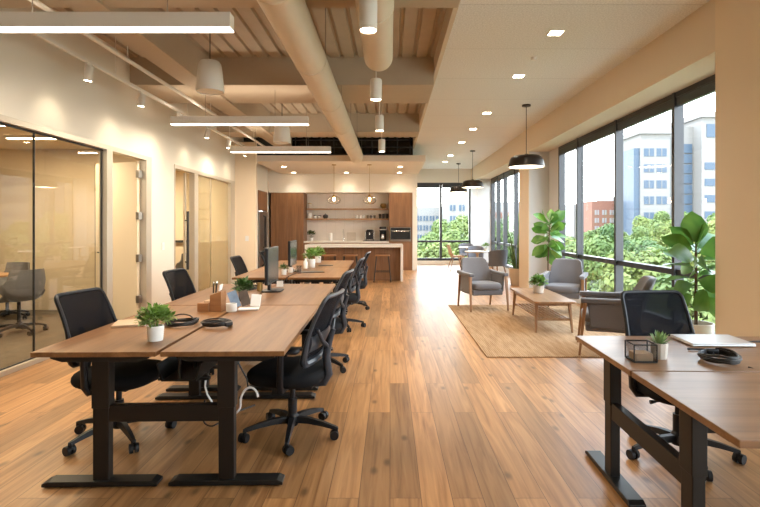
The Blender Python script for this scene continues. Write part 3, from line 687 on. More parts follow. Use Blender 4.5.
def make_office_chair(name, label, gmat):
    r = thing(name, label, 'office chair', (0,0,0), 0, 'black mesh office chairs')
    make_base(r, M['plastic'])
    obj('gas_lift', MB().lathe([(0,.14),(.030,.14),(.030,.25),(.018,.25),(.018,.35),(0,.35)], n=16), M['plastic'], r, smooth=True)
    obj('mechanism', MB().prism([(-.16,.335),(.10,.325),(.14,.345),(.14,.378),(-.16,.378)], 'y', -.075, .075), M['plastic'], r, bevel=.006)
    obj('lever', MB().tube([(.06,-.07,.355),(.06,-.17,.350),(.06,-.21,.345)], [.007,.007,.013], 8), M['plastic'], r, smooth=True)
    s = MB().cushion(-.235,.275,-.25,.25,.375,.465,.042,3.2,48,.006)
    obj('seat', s, M['seatfab'], r, smooth=True)
    # curved back: b(y,z) gives the x of the back surface
    def bx(y, z):
        t = (z-.52)/.46
        return -.175 - .155*t - .03*math.sin(PI*min(max(t,0),1)) *-1 + .45*y*y
    def loop(w0, w1, z0, z1, rc, n=7):
        pts = []
        def corner(cy, cz, a0):
            for i in range(n+1):
                a = a0 + PI/2*i/n; pts.append((cy + rc*math.cos(a), cz + rc*math.sin(a)))
        corner(w1-rc, z1-rc, 0); corner(-w1+rc, z1-rc, PI/2); corner(-w0+rc, z0+rc, PI); corner(w0-rc, z0+rc, 1.5*PI)
        out = []
        m = len(pts)
        for i in range(m):
            (ya, za), (yb, zb) = pts[i], pts[(i+1) % m]
            k = max(1, int(math.hypot(yb-ya, zb-za)/.05))
            for q in range(k): out.append((ya+(yb-ya)*q/k, za+(zb-za)*q/k))
        return out
    lp = loop(.225, .205, .53, .955, .038)
    fr = MB().tube([(bx(y,z), y, z) for y, z in lp], [.013 + .013*max(0,(.72-z)/.19) for y, z in lp], 8, True)
    obj('back_frame', fr, gmat, r, smooth=True)
    def surf(off):
        def fn(u, v):
            z = .545 + v*.40; hw = .222 + (.202-.222)*(z-.53)/.425
            y = (u*2-1)*(hw-.004); return (bx(y, z) + off, y, z)
        return fn
    obj('back_mesh', MB().grid(surf(.008), 12, 12, surf(.003)), M['mesh'], r, smooth=True)
    lum = MB().grid(lambda u, v: (bx((u*2-1)*.2, .60+v*.10)-.012-.012*math.sin(PI*v), (u*2-1)*.2, .60+v*.10), 14, 6, lambda u, v: (bx((u*2-1)*.2, .60+v*.10)-.002, (u*2-1)*.2, .60+v*.10))
    obj('lumbar_support', lum, gmat, r, smooth=True)
    sp = MB().tube([(-.13,0,.355),(-.22,0,.365),(-.25,0,.42),(-.235,0,.54),(-.255,0,.64),(-.285,0,.72)], [.030,.030,.030,.028,.024,.016], 10)
    obj('spine', sp, gmat, r, smooth=True)
    for s in (-1, 1):
        yk = MB().tube([(-.245,0,.60),(-.240,s*.10,.66),(-.235,s*.185,.75)], [.018,.014,.010], 8); obj('yoke_arm', yk, gmat, r, smooth=True)
        ar = MB().tube([(-.02,s*.12,.362),(-.02,s*.25,.37),(-.022,s*.275,.41),(-.03,s*.28,.62)], [.018,.020,.022,.020], 8)
        a = obj('armrest', ar, M['plastic'], r, smooth=True)
        obj('arm_pad', MB().cushion(-.15,.09,s*.28-.04,s*.28+.04,.615,.645,.012,3.2,28), M['plastic'], a, smooth=True)
    return r
OC = make_office_chair('office_chair', 'black mesh office chair tucked under the left side of the nearest left desk', M['plastic'])
OC.location = (-1.80, 3.36, 0); OC.rotation_euler = (0,0,math.radians(-9))
def turn_base(o, deg):
    for c in o.children:
        if c.name.startswith('base'): c.rotation_euler = (0,0,math.radians(deg))
turn_base(OC, 17)
LC = [(-1.86, 5.02, 0, -6, 'black mesh office chair on the wall side of the second left desk'),
      (-1.93, 7.28, 0, -2, 'black mesh office chair on the wall side of the third left desk'),
      (-1.94, 8.85, 0, 3, 'black mesh office chair on the wall side of the farthest left desk')]
for i, (x, y, z, a, lab) in enumerate(LC): turn_base(dup(OC, (x, y, z), math.radians(a), lab), 31*i+5)
RC = make_office_chair('office_chair', 'black office chair with slate back frame, nearest on the aisle side of the left desks', M['greyplastic'])
RC.location = (-.655, 3.40, 0); RC.rotation_euler = (0,0,PI-math.radians(10)); turn_base(RC, 15)
for x, y, a, lab in ((-.70, 5.02, -7, 'black office chair with slate back frame, second along the aisle side of the left desks'),
                     (-.68, 6.95, -4, 'black office chair with slate back frame, third along the aisle side of the left desks'),
                     (-.66, 8.60, -6, 'black office chair with slate back frame, farthest along the aisle side of the left desks')):
    turn_base(dup(RC, (x, y, 0), PI+math.radians(a), lab), 15+23*y)
turn_base(dup(OC, (1.765, 3.10, 0), -PI/2+math.radians(3), 'black mesh office chair behind the right desk with the laptop'), 47)

# ================================================================== LOUNGE
rug = obj('rug', MB().box(-1.12,1.12,-1.76,1.76,0,.012), M['rug'], None, bevel=.004, loc=(2.15,7.14,.001))
tag(rug, 'large tan jute rug under the lounge armchairs and coffee table', 'rug')
def make_armchair(label):           # faces +X
    r = thing('armchair', label, 'armchair', (0,0,0), 0, 'grey armchairs in the lounge')
    for s in (-1, 1):
        obj('leg', MB().bar((.315,s*.325,0), (.255,s*.312,.565), .024,.026,.036,.046,side=(1,0,0)), M['legwood'], r, bevel=.004)
        obj('leg', MB().bar((-.34,s*.295,0), (-.22,s*.305,.545), .024,.026,.034,.042,side=(1,0,0)), M['legwood'], r, bevel=.004)
        pan = MB().loft([[(-.27,s*.265,.27),(-.27,s*.298,.27),(-.30,s*.298,.56),(-.30,s*.265,.56)],
                         [(.20,s*.265,.30),(.20,s*.298,.30),(.235,s*.298,.56),(.235,s*.265,.56)]])
        obj('side_panel', pan, M['greyfab'], r, bevel=.01)
        ap = MB().grid(lambda u, v, s=s: (-.30+.60*u, s*(.30+.042*(v*2-1)), .612+.05*max(0,.35-u)), 10, 4, lambda u, v, s=s: (-.30+.60*u, s*(.30+.042*(v*2-1)), .562+.03*max(0,.35-u)))
        obj('arm_pad', ap, M['greyfab'], r, bevel=.012, smooth=True)
    obj('seat_base', MB().box(-.26,.25,-.262,.262,.25,.335), M['greyfab'], r, bevel=.015)
    obj('seat_cushion', MB().cushion(-.24,.29,-.262,.262,.335,.445,.045,5,48,.012), M['greyfab'], r, smooth=True)
    def back(off):
        def fn(u, v):
            y = (u*2-1); z = .30 + .53*v
            # top corners rounded
            w = .305 - .075*v
            zc = z - (.05*max(0, (abs(y)-.72)/.28)**2 if v > .0 else 0)*v*v
            x = -.235 - .20*v + .10*abs(y)**3*(1-.35*v)
            return (x + off*(1-.25*v), y*w + 0, zc)
        return fn
    obj('backrest', MB().grid(back(.045), 16, 12, back(-.045)), M['greyfab'], r, smooth=True, bevel=.012)
    return r
A = make_armchair('grey armchair left of the coffee table, facing the camera')
A.location = (1.545,8.50,.017); A.rotation_euler = (0,0,-PI/2+math.radians(13))
dup(A, (2.80,8.15,.017), -PI/2-math.radians(27), 'grey armchair behind the coffee table, beside the tall fig tree')
dup(A, (2.43,5.62,.017), math.radians(161), 'grey armchair seen from its side, right of the coffee table')
# coffee table
r = thing('coffee_table', 'low walnut coffee table with a slatted lower shelf on the rug', 'coffee table', (2.14,7.22,.017), math.radians(-1))
tp = MB(); w, l = .27, .745
poly = []
for (cx, cy, a0) in ((w-.05,l-.05,0),(-w+.05,l-.05,PI/2),(-w+.05,-l+.05,PI),(w-.05,-l+.05,1.5*PI)): poly += arc((cx,cy), .05, a0, a0+PI/2, 6)
tp.prism(poly, 'z', .385, .412); obj('tabletop', tp, M['tablewood'], r, bevel=.006)
for sx in (-1,1):
    for sy in (-1,1):
        obj('leg', MB().bar((sx*.235,sy*.66,0), (sx*.215,sy*.60,.386), .024,.026,.040,.048), M['legwood'], r, bevel=.004)
    obj('apron', MB().box(sx*.215-.012,sx*.215+.012,-.58,.58,.34,.386), M['tablewood'], r)
    obj('apron', MB().box(-.2,.2,sx*.60-.012,sx*.60+.012,.34,.386), M['tablewood'], r)
    obj('shelf_rail', MB().box(-.225,.225,sx*.62-.014,sx*.62+.014,.15,.18), M['tablewood'], r)
for i in range(8):
    x = -.19+i*.38/7; obj('slat', MB().box(x-.014,x+.014,-.62,.62,.172,.184), M['tablewood'], r)

# ------------------------------------------------------------------ foliage helpers
def leaf(mb, base, dirv, up, L, W, droop=.3, fold=.18, shape='obovate', n=5):
    d = Vector(dirv).normalized(); u = Vector(up); u = (u - d*u.dot(d)); u = u.normalized() if u.length > 1e-4 else d.orthogonal().normalized(); s = d.cross(u)
    prof = {'obovate': (.16,.55,.86,1.0,.72,.06), 'oval': (.10,.72,1.0,.9,.55,.05), 'sword': (.75,.95,1.0,.85,.55,.04)}[shape]
    vs = []
    for i in range(6):
        t = i/5; c = Vector(base) + d*(L*t) - u*(droop*L*t*t); w = W/2*prof[i]
        vs += [c - s*w + u*(fold*w), c, c + s*w + u*(fold*w)]
    fs = []
    for i in range(5):
        a = i*3; fs += [(a, a+1, a+4, a+3), (a+1, a+2, a+5, a+4)]
    mb.add(vs, fs)
def bush(mb, c, R, n, L, W, rnd, flat=.8, shape='oval'):
    c = Vector(c)
    for _ in range(n):
        a = rnd.uniform(0, 2*PI); e = math.asin(rnd.uniform(-.15, 1)); d = Vector((math.cos(a)*math.cos(e), math.sin(a)*math.cos(e), math.sin(e)))
        k = rnd.uniform(.35, 1.0); p = c + Vector((d.x*R*k, d.y*R*k, d.z*R*k*flat))
        dd = (d + Vector((rnd.uniform(-.7,.7), rnd.uniform(-.7,.7), rnd.uniform(-.3,.8)))).normalized()
        leaf(mb, p, dd, (rnd.uniform(-.4,.4), rnd.uniform(-.4,.4), 1), L*rnd.uniform(.7,1.2), W*rnd.uniform(.8,1.2), .25, .2, shape)
def twigs(mb, c, R, n, rnd, rad=.003, flat=.8):
    c = Vector(c)
    for _ in range(n):
        a = rnd.uniform(0,2*PI); e = rnd.uniform(.4,1.4); d = Vector((math.cos(a)*math.cos(e), math.sin(a)*math.cos(e), math.sin(e)*flat))
        mb.tube([c + Vector((d.x*.1*R, d.y*.1*R, -.02)), c + d*R*.5, c + d*R*.92], [rad, rad*.8, rad*.4], 5)
def pot_profile(rt, rb, h, wall=.006): return [(0,0),(rb,0),(rb+.002,.004),(rt,h-.003),(rt-.002,h),(rt-wall,h),(rt-wall-.002,h*.82),(0,h*.82)]
def soil_disc(rr, z): return MB().lathe([(0,z),(rr,z),(rr,z+.006),(0,z+.01)], n=20)
def potted(name, label, cat, loc, rt, rb, h, potmat, R, nleaf, L, W, seed, leafm='bushleaf', group=None, flat=.85, cz=None, shape='oval', ribbed=False):
    rnd = random.Random(seed); r = thing(name, label, cat, loc, 0, group)
    pr = pot_profile(rt, rb, h)
    if ribbed:
        pr = [(0,0),(rb,0)]; nb = 7
        for i in range(nb*2+1): pr.append((rb+(rt-rb)*i/(nb*2) + (.0018 if i % 2 else 0), .004+(h-.008)*i/(nb*2)))
        pr += [(rt-.003,h),(rt-.008,h),(rt-.009,h*.82),(0,h*.82)]
    obj('pot', MB().lathe(pr, n=28), potmat, r, smooth=True)
    obj('soil', soil_disc(rt-.008, h*.82), M['soil'], r)
    st = MB(); twigs(st, (0,0,h*.85), R, 12, rnd, .0025*R/.1, flat); obj('stems', st, M[leafm], r)
    fb = MB(); bush(fb, (0,0,cz if cz else h+R*.15), R, nleaf, L, W, rnd, flat, shape); obj('foliage', fb, M[leafm], r, smooth=True)
    return r
# potted plant on coffee table
p = at(538.5, 7.35, .4305); potted('potted_plant', 'small leafy plant in a pale stone pot on the coffee table', 'plant', p, .082,.066,.11, M['concpot'], .115, 300, .05, .03, 3, 'bushleaf', cz=.145)

# fig tree near the right column
def fig_tree(label, loc, pot_rt, pot_rb, pot_h, h_stem, leaves, potmat, seed, Ls, bend=(0,0)):
    rnd = random.Random(seed); r = thing('fiddle_leaf_fig', label, 'plant', loc, 0, 'fiddle-leaf fig trees')
    obj('pot', MB().lathe(pot_profile(pot_rt, pot_rb, pot_h, .012), n=36), potmat, r, smooth=True)
    obj('soil', soil_disc(pot_rt-.014, pot_h*.86), M['soil'], r)
    z0 = pot_h*.84; z1 = h_stem
    pts = [(bend[0]*t*t, bend[1]*t*t, z0+(z1-z0)*t) for t in [i/6 for i in range(7)]]
    obj('stem', MB().tube(pts, [.017,.016,.015,.014,.012,.010,.007], 8), M['bark'], r, smooth=True)
    fb = MB()
    for (z, az, el, L, W) in leaves:
        t = (z-z0)/(z1-z0); b = Vector((bend[0]*t*t, bend[1]*t*t, z)); a = math.radians(az); e = math.radians(el)
        d = Vector((math.cos(a)*math.cos(e), math.sin(a)*math.cos(e), math.sin(e)))
        fb.tube([b, b + d*.05], [.006,.005], 5)
        leaf(fb, b + d*.045, d, (rnd.uniform(-1.1,1.1), rnd.uniform(-1.1,1.1), rnd.uniform(.15,.8)), L, W, .22 if el < 60 else .05, .22)
    obj('foliage', fb, M['figleaf'], r, smooth=True)
    return r
rnd = random.Random(11); lv = []
# big fig: upright crown then spreading tiers
lv += [(1.20, 185, 82, .30, .22), (1.19, 40, 60, .27, .16), (1.18, 150, 50, .26, .16), (1.17, -80, 66, .24, .17)]
for i in range(24):
    z = 1.16 - i*.019; lv.append((z, i*137.5 + 20, 36 - i*2.4 + rnd.uniform(-14,14), rnd.uniform(.25,.33), rnd.uniform(.18,.23)))
fig_tree('fiddle-leaf fig in a round white pot by the window, beside the right column', at(696, 4.93, 0), .155, .13, .46, 1.22, lv, M['whitepot'], 4, .2)
rnd = random.Random(5); lv = [(1.46, 60, 66, .24, .16), (1.45, 20, 45, .28, .17), (1.44, 190, 50, .27, .15), (1.43, -60, 50, .24, .16)]
for i in range(34):
    z = 1.44 - i*.0145; lv.append((z, i*137.5 + 200, 30 - i*1.9 + rnd.uniform(-16,16), rnd.uniform(.26,.36), rnd.uniform(.15,.20)))
t = fig_tree('tall fiddle-leaf fig on a bare stem behind the armchair, against the white wall', at(548, 9.6, 0), .17, .14, .36, 1.48, lv, M['whitepot'], 5, .2, (.03,-.02))
# snake plant
rnd = random.Random(9); r = thing('snake_plant', 'tall snake plant in a sand coloured pot behind the far column', 'plant', at(518, 12.0, 0))
obj('pot', MB().lathe(pot_profile(.215,.165,.40,.014), n=36), M['sandpot'], r, smooth=True); obj('soil', soil_disc(.195,.35), M['soil'], r)
fb = MB()
for i in range(20):
    a = rnd.uniform(0,2*PI); rr = rnd.uniform(.02,.15); tilt = rnd.uniform(.10,.36); h = rnd.uniform(.5,.90)
    leaf(fb, (rr*math.cos(a), rr*math.sin(a), .36), (math.cos(a)*tilt, math.sin(a)*tilt, 1), (rnd.uniform(-1,1), rnd.uniform(-1,1), 0), h, .055, rnd.uniform(-.08,.06), .25, 'sword')
obj('foliage', fb, M['snakeleaf'], r, smooth=True)

# ------------------------------------------------------------------ far dining corner
def round_table(label, loc, R):
    r = thing('round_table', label, 'table', loc, 0, 'small round tables by the far window')
    obj('tabletop', MB().lathe([(0,.715),(R-.02,.715),(R,.73),(R,.735),(R-.004,.74),(0,.74)], n=40), M['white'], r, smooth=True)
    obj('pedestal', MB().lathe([(0,0),(.185,0),(.185,.012),(.05,.03),(.032,.06),(.028,.66),(.06,.705),(.12,.715),(0,.715)], n=28), M['sandpot'], r, smooth=True)
    return r
T1 = at(477.5, 13.3, 0); T2 = at(468, 15.9, 0)
round_table('small round white table with a little plant on it, nearer the camera', T1, .34)
round_table('small round white table close to the far window', T2, .30)
potted('potted_plant', 'little round plant in a small pot on the nearer round white table', 'plant', (T1.x+.22, T1.y+.02, .741), .05,.042,.075, M['concpot'], .09, 70, .05, .035, 21, 'bushleaf', cz=.13)
def barrel_chair(label, loc, rz):      # faces +X
    r = thing('dining_chair', label, 'chair', loc, rz, 'upholstered dining chairs by the far window')
    obj('seat', MB().cushion(-.2,.22,-.22,.22,.40,.475,.03,3,36,.006), M['greychair'], r, smooth=True)
    def bk(off):
        def fn(u, v):
            a = PI + (u*2-1)*1.15; R = .225 + off + .03*v
            z = .41 + .41*v - .06*v*abs(u*2-1)**3
            return (R*math.cos(a)*(1+.10*v), R*math.sin(a), z)
        return fn
    obj('backrest', MB().grid(bk(.02), 18, 8, bk(-.018)), M['greychair'], r, smooth=True, bevel=.008)
    for sx in (-1,1):
        for sy in (-1,1): obj('leg', MB().cyl((sx*.21,sy*.2,0), (sx*.14,sy*.14,.41), .011,.016,10), M['legwood'], r, smooth=True)
    return r
barrel_chair('slate upholstered dining chair seen from behind, beside the snake plant', at(495, 12.72, 0), PI/2+.35).scale = (1.12,1.12,1.0)
barrel_chair('slate upholstered dining chair between the two round white tables', at(475.5, 14.6, 0), -1.75)
barrel_chair('slate dining chair mostly hidden behind the far round table', at(466, 16.9, 0), -1.7)
r = thing('dining_chair', 'beige shell dining chair on thin wooden legs before the far window', 'chair', at(456, 15.7, 0), .1)
def sh(off):
    prof = [(.22,.44),(.10,.435),(-.04,.43),(-.15,.45),(-.20,.52),(-.235,.64),(-.27,.76),(-.285,.83)]
    def fn(u, v):
        k = u*7; i = min(int(k), 6); f = k - i; x = prof[i][0]*(1-f)+prof[i+1][0]*f; z = prof[i][1]*(1-f)+prof[i+1][1]*f
        y = (v*2-1); w = .225 - .05*max(0, (u-.7)/.3)**2
        return (x + off*(u>.5)*.6 + .05*y*y*(u>.45)*1, y*w, z + .05*y*y*(u<.6) + off*(u<=.5))
    return fn
obj('shell', MB().grid(sh(.0), 21, 10, sh(-.012)), M['beigeshell'], r, smooth=True)
for sx in (-1,1):
    for sy in (-1,1): obj('leg', MB().cyl((sx*.23,sy*.21,0), (sx*.11,sy*.11,.435), .010,.015,10), M['legwood'], r, smooth=True)

# ------------------------------------------------------------------ meeting rooms
def shell_chair(label, loc, rz):     # faces +X
    r = thing('swivel_chair', label, 'chair', loc, rz, 'grey swivel shell chairs in the meeting rooms')
    make_base(r, M['plastic'], .29, 5, .5)
    obj('post', MB().cyl((0,0,.14),(0,0,.43), .022, n=12), M['plastic'], r, smooth=True)
    def s2(off):
        prof = [(.23,.455),(.12,.45),(0,.44),(-.12,.445),(-.19,.50),(-.215,.60),(-.24,.72),(-.25,.84)]
        def fn(u, v):
            k = u*7; i = min(int(k), 6); f = k - i; x = prof[i][0]*(1-f)+prof[i+1][0]*f; z = prof[i][1]*(1-f)+prof[i+1][1]*f
            y = v*2-1; w = .245 - .03*max(0,(u-.75)/.25)**2
            ar = max(0, 1-abs(u-.55)/.3)
            return (x + (off if u > .5 else 0) + .10*abs(y)**3*(u>.45), y*w*(1+.14*ar), z + .17*ar*abs(y)**5 + (off if u <= .5 else 0))
        return fn
    obj('shell', MB().grid(s2(0), 28, 14, s2(-.018)), M['greyshell'], r, smooth=True)
    return r
shell_chair('grey swivel shell chair on casters behind the glass, nearest the door', (-4.84, 6.6, 0), PI-.35)
shell_chair('grey swivel shell chair at the far side of the glass room table', (-5.75, 7.6, 0), -PI/2-.3)
shell_chair('grey swivel shell chair in the second glass room, seen through the gap', (-4.42, 10.45, 0), PI+.2)
r = thing('meeting_table', 'wood topped meeting table behind the glass at the left edge', 'table', (-5.95, 6.45, 0))
obj('tabletop', MB().box(-.75,.75,-1.0,.75,.712,.74), M['oak'], r, bevel=.004)
obj('pedestal', MB().lathe([(0,0),(.34,0),(.34,.015),(.06,.04),(.045,.1),(.045,.66),(.2,.712),(0,.712)], n=28), M['black'], r, smooth=True)
r = thing('meeting_table', 'wood topped meeting table in the second glass room', 'table', (-5.25, 10.65, 0))
obj('tabletop', MB().box(-.5,.42,-.5,.5,.712,.74), M['oak'], r, bevel=.004)
obj('pedestal', MB().lathe([(0,0),(.3,0),(.3,.015),(.06,.04),(.045,.1),(.045,.66),(.2,.712),(0,.712)], n=28), M['black'], r, smooth=True)
r = thing('whiteboard', 'wide whiteboard with a dark pen tray on the second glass room wall', 'whiteboard', (-5.4, 11.747, 1.05))
obj('board', MB().box(-1.0,.95,-.02,0,0,1.2), M['room_wall'], r); obj('pen_tray', MB().box(-1.0,.95,-.09,0,-.03,.02), M['frame_dark'], r); obj('wall_mount', MB().box(-.9,-.8,-.015,.0,.5,.6), M['white'], r)

# wall plates
def plate(name, label, cat, box_args, btn):
    r = thing(name, label, cat); obj('cover', MB().box(*box_args), M['white'], r, bevel=.002)
    obj('rocker', MB().box(*btn), M['white'], r); return r
plate('light_switch', 'white light switch plate on the left wall between the glass rooms', 'switch', (XL,XL+.008,7.98,8.06,1.02,1.14), (XL+.008,XL+.012,8.005,8.035,1.05,1.11))
plate('light_switch', 'pale switch plate on the cream pier before the kitchen', 'switch', (-3.36,-3.28,11.742,11.75,1.05,1.17), (-3.335,-3.305,11.738,11.742,1.08,1.14))
# ================================================================== KITCHEN
YK = 16.0
r = thing('tall_cabinet', 'tall walnut pantry cabinet at the left of the kitchen', 'cabinet', (-3.25, YK, 0))
obj('body', MB().box(-.52,.515,.022,.66,.0,2.455), M['oakdark'], r)
for i, (a, b) in enumerate(((-.517,-.004),(.001,.512))):
    for z0, z1 in ((.09,1.02),(1.025,2.452)):
        dd = obj('door', MB().box(a,b,0,.02,z0,z1), M['oakdark'], r, bevel=.001)
obj('plinth', MB().box(-.515,.51,.03,.05,0,.09), M['seal'], r)
r = thing('oven_cabinet', 'tall walnut cabinet at the right of the kitchen housing the oven', 'cabinet', (.345, YK, 0))
obj('body', MB().box(-.375,.362,.022,.66,0,2.455), M['oakdark'], r)
for z0, z1 in ((.09,.90),(1.40,2.452)): 
    for a, b in ((-.372,-.008),(-.005,.36)): obj('door', MB().box(a,b,0,.02,z0,z1), M['oakdark'], r, bevel=.001)
obj('plinth', MB().box(-.37,.36,.03,.05,0,.09), M['seal'], r)
r = thing('built_in_oven', 'black built-in oven in the right walnut cabinet', 'oven', (.335, YK, .915))
obj('body', MB().box(-.33,.33,-.012,.021,0,.44), M['steel'], r, bevel=.004)
obj('door', MB().box(-.31,.31,-.022,-.010,.06,.33), M['blackglass'], r, bevel=.003); obj('control_panel', MB().box(-.31,.31,-.02,-.010,.345,.425), M['blackglass'], r)
obj('handle', MB().tube([(-.26,-.02,.32),(-.26,-.05,.32),(.26,-.05,.32),(.26,-.02,.32)], .010, 8), M['chrome'], r, smooth=True)
struct('trim_12', MB().box(-2.735,-.03,16.672,16.682,.90,2.46), M['tile'], 'pale glazed tile backsplash')
r = thing('base_cabinet', 'walnut base cabinets under the back counter', 'cabinet', (-1.385, YK+.03, 0))
obj('body', MB().box(-1.347,1.350,.022,.62,0,.868), M['oakdark'], r)
for i in range(5):
    a = -1.345 + i*.5385; dd = obj('door', MB().box(a+.003,a+.5355,0,.02,.09,.86), M['oakdark'], r, bevel=.001)
    obj('handle', MB().box(a+.15,a+.39,-.014,0,.80,.815), M['brass'], dd)
r = obj('countertop', MB().box(-2.73,-.035,YK,16.67,.869,.915), M['quartz'], None, bevel=.004); tag(r, 'white stone back counter under the kitchen shelves', 'countertop')
for z, lab in ((1.925, 'upper walnut wall shelf of the kitchen'), (1.60, 'lower walnut wall shelf of the kitchen with the cups')):
    s = obj('wall_shelf', MB().box(-2.725,-.04,16.36,16.668,z,z+.045), M['oak'], None, bevel=.002); tag(s, lab, 'shelf', 'kitchen wall shelves')
# fridge in its niche
r = thing('refrigerator', 'stainless refrigerator in the left kitchen wall niche', 'refrigerator', (XK, 15.32, 0))
obj('body', MB().box(-.70,-.022,-.52,.52,.02,1.84), M['steel'], r)
for a, b in ((-.515,-.003),(.003,.515)):
    dd = obj('door', MB().box(-.02,.035,a,b,.62,1.835), M['steel'], r, bevel=.008)
    h = b-.06 if b < 0 else a+.06
    obj('handle', MB().tube([(.03,h,.75),(.085,h,.78),(.085,h,1.68),(.03,h,1.71)], .014, 8), M['seal'], dd, smooth=True)
dd = obj('drawer', MB().box(-.02,.035,-.515,.515,.06,.61), M['steel'], r, bevel=.008)
obj('handle', MB().tube([(.03,-.38,.54),(.08,-.36,.54),(.08,.36,.54),(.03,.38,.54)], .014, 8), M['seal'], dd, smooth=True)
r = thing('wall_cabinet', 'walnut cupboard above the refrigerator', 'cabinet', (XK, 15.32, 1.87)); obj('body', MB().box(-.70,-.005,-.525,.525,0,.585), M['oakdark'], r)
for a, b in ((-.522,-.002),(.002,.522)): obj('door', MB().box(-.004,.015,a,b,.004,.582), M['oakdark'], r)
# island
r = thing('kitchen_island', 'walnut kitchen island with a white stone waterfall top', 'island', (-.91, 12.74, 0))
obj('worktop', MB().box(-1.24,1.24,0,.95,.86,.925), M['quartz'], r, bevel=.004)
for s in (-1,1): obj('waterfall_end', MB().box(min(s*1.24,s*1.175),max(s*1.24,s*1.175),0,.95,0,.86), M['quartz'], r, bevel=.004)
obj('body', MB().box(-1.175,1.175,.30,.93,.0,.86), M['oakdark'], r)
for i in range(5): obj('panel', MB().box(-1.17+i*.468,-1.17+i*.468+.464,.28,.30,.0,.855), M['oakdark'], r, bevel=.001)
# stools
def stool(x, lab):
    r = thing('bar_stool', lab, 'stool', (x, 12.72, 0), 0, 'stools at the kitchen island')
    obj('seat', MB().cushion(-.19,.19,-.16,.16,.645,.68,.012,3,36,-.008), M['leather'], r, smooth=True)
    for sx in (-1,1):
        for sy in (-1,1): obj('leg', MB().cyl((sx*.21,sy*.18,0),(sx*.15,sy*.12,.648), .011,.011,8), M['black'], r, smooth=True)
    for sy in (-1,1): obj('footrest', MB().cyl((-.185,sy*.155,.26),(.185,sy*.155,.26), .009, n=8), M['black'], r)
    for sx in (-1,1): obj('footrest', MB().cyl((sx*.185,-.155,.26),(sx*.185,.155,.26), .009, n=8), M['black'], r)
    return r
stool(-.19, 'tan topped bar stool in plain view at the right of the island')
stool(-1.0, 'tan topped bar stool in the middle of the island, mostly behind the desk')
stool(-1.54, 'tan topped bar stool at the left of the island, mostly behind the desk')
# shelf and counter things
def K(px, y=16.5): return (px - CX)/F*y
ZU, ZL, ZCt = 1.971, 1.646, .916
def jar(name, lab, cat, px, z, r_, h, m, group=None, lid=None, y=16.5, prof=None):
    r = thing(name, lab, cat, (K(px,y), y, z), 0, group)
    obj('body', MB().lathe(prof or [(0,0),(r_*.9,0),(r_,.01),(r_,h-.02),(r_*.85,h),(0,h)], n=20), m, r, smooth=True)
    if lid: obj('lid', MB().lathe([(0,h-.001),(r_*.9,h-.001),(r_*.9,h+.02),(0,h+.025)], n=20), lid, r, smooth=True)
    return r
jar('canister', 'cream canister with a brass lid at the left end of the upper shelf', 'jar', 309.8, ZU, .075, .15, M['concpot'], lid=M['brass'])
jar('serving_bowl', 'dark round bowl with a brassy glaze at the right end of the upper shelf', 'bowl', 383.5, ZU, .1, .17, M['brass'], prof=[(0,0),(.05,0),(.105,.06),(.11,.11),(.08,.165),(.07,.16),(.1,.1),(0,.02)])
jar('canister', 'white canister at the left end of the lower shelf', 'jar', 309.5, ZL, .075, .16, M['white'], lid=M['white'], group=None)
jar('jar', 'small pale jar with dark lid, second from the left on the lower shelf', 'jar', 315, ZL, .055, .09, M['white'], lid=M['darkceramic'])
jar('jar', 'small sand jar with dark lid, third from the left on the lower shelf', 'jar', 319.7, ZL, .06, .085, M['concpot'], lid=M['darkceramic'])
jar('teapot', 'round dark pot on the lower kitchen shelf, left of its middle', 'teapot', 325.5, ZL, .085, .14, M['darkceramic'], prof=[(0,0),(.06,0),(.088,.05),(.08,.11),(.04,.135),(.015,.14),(.015,.16),(0,.16)])
for i, px in enumerate((356.5, 360, 363.5)):
    r = jar('cup', 'white cup, %s from the left in the row on the lower shelf' % ('first','second','third')[i], 'cup', px, ZL, .045, .10, M['white'], 'white cups on the lower shelf', prof=[(0,0),(.035,0),(.046,.10),(.042,.10),(.032,.01),(0,.01)])
    obj('handle', MB().tube([(.04,-.01,.08),(.07,-.02,.07),(.07,-.02,.04),(.038,-.01,.03)], .006, 6), M['white'], r, smooth=True)
for i, px in enumerate((367.5, 371, 374.5)): jar('glass_tumbler', 'clear tumbler, %s from the left on the lower shelf' % ('first','second','third')[i], 'glass', px, ZL, .04, .11, M['cupglass'], 'clear tumblers on the lower shelf', prof=[(0,0),(.035,0),(.042,.11),(.038,.11),(.032,.012),(0,.012)])
for i, px in enumerate((380, 383.5, 387)): jar('glass_tumbler', 'smoky dark tumbler, %s from the left at the right end of the lower shelf' % ('first','second','third')[i], 'glass', px, ZL, .045, .16, M['cupglass'] if i == 9 else M['darkceramic'], 'dark tumblers on the lower shelf', prof=[(0,0),(.035,0),(.047,.15),(.043,.15),(.032,.012),(0,.012)])
potted('potted_plant', 'leafy plant in a white pot at the left end of the kitchen counter', 'plant', (K(311.5), 16.4, ZCt), .07,.056,.11, M['whitepot'], .122, 150, .065, .032, 31, 'darkleaf', cz=.22)
jar('paper_roll', 'white paper towel roll standing on the kitchen counter', 'paper roll', 330.5, ZCt, .06, .26, M['paper'], y=16.45)
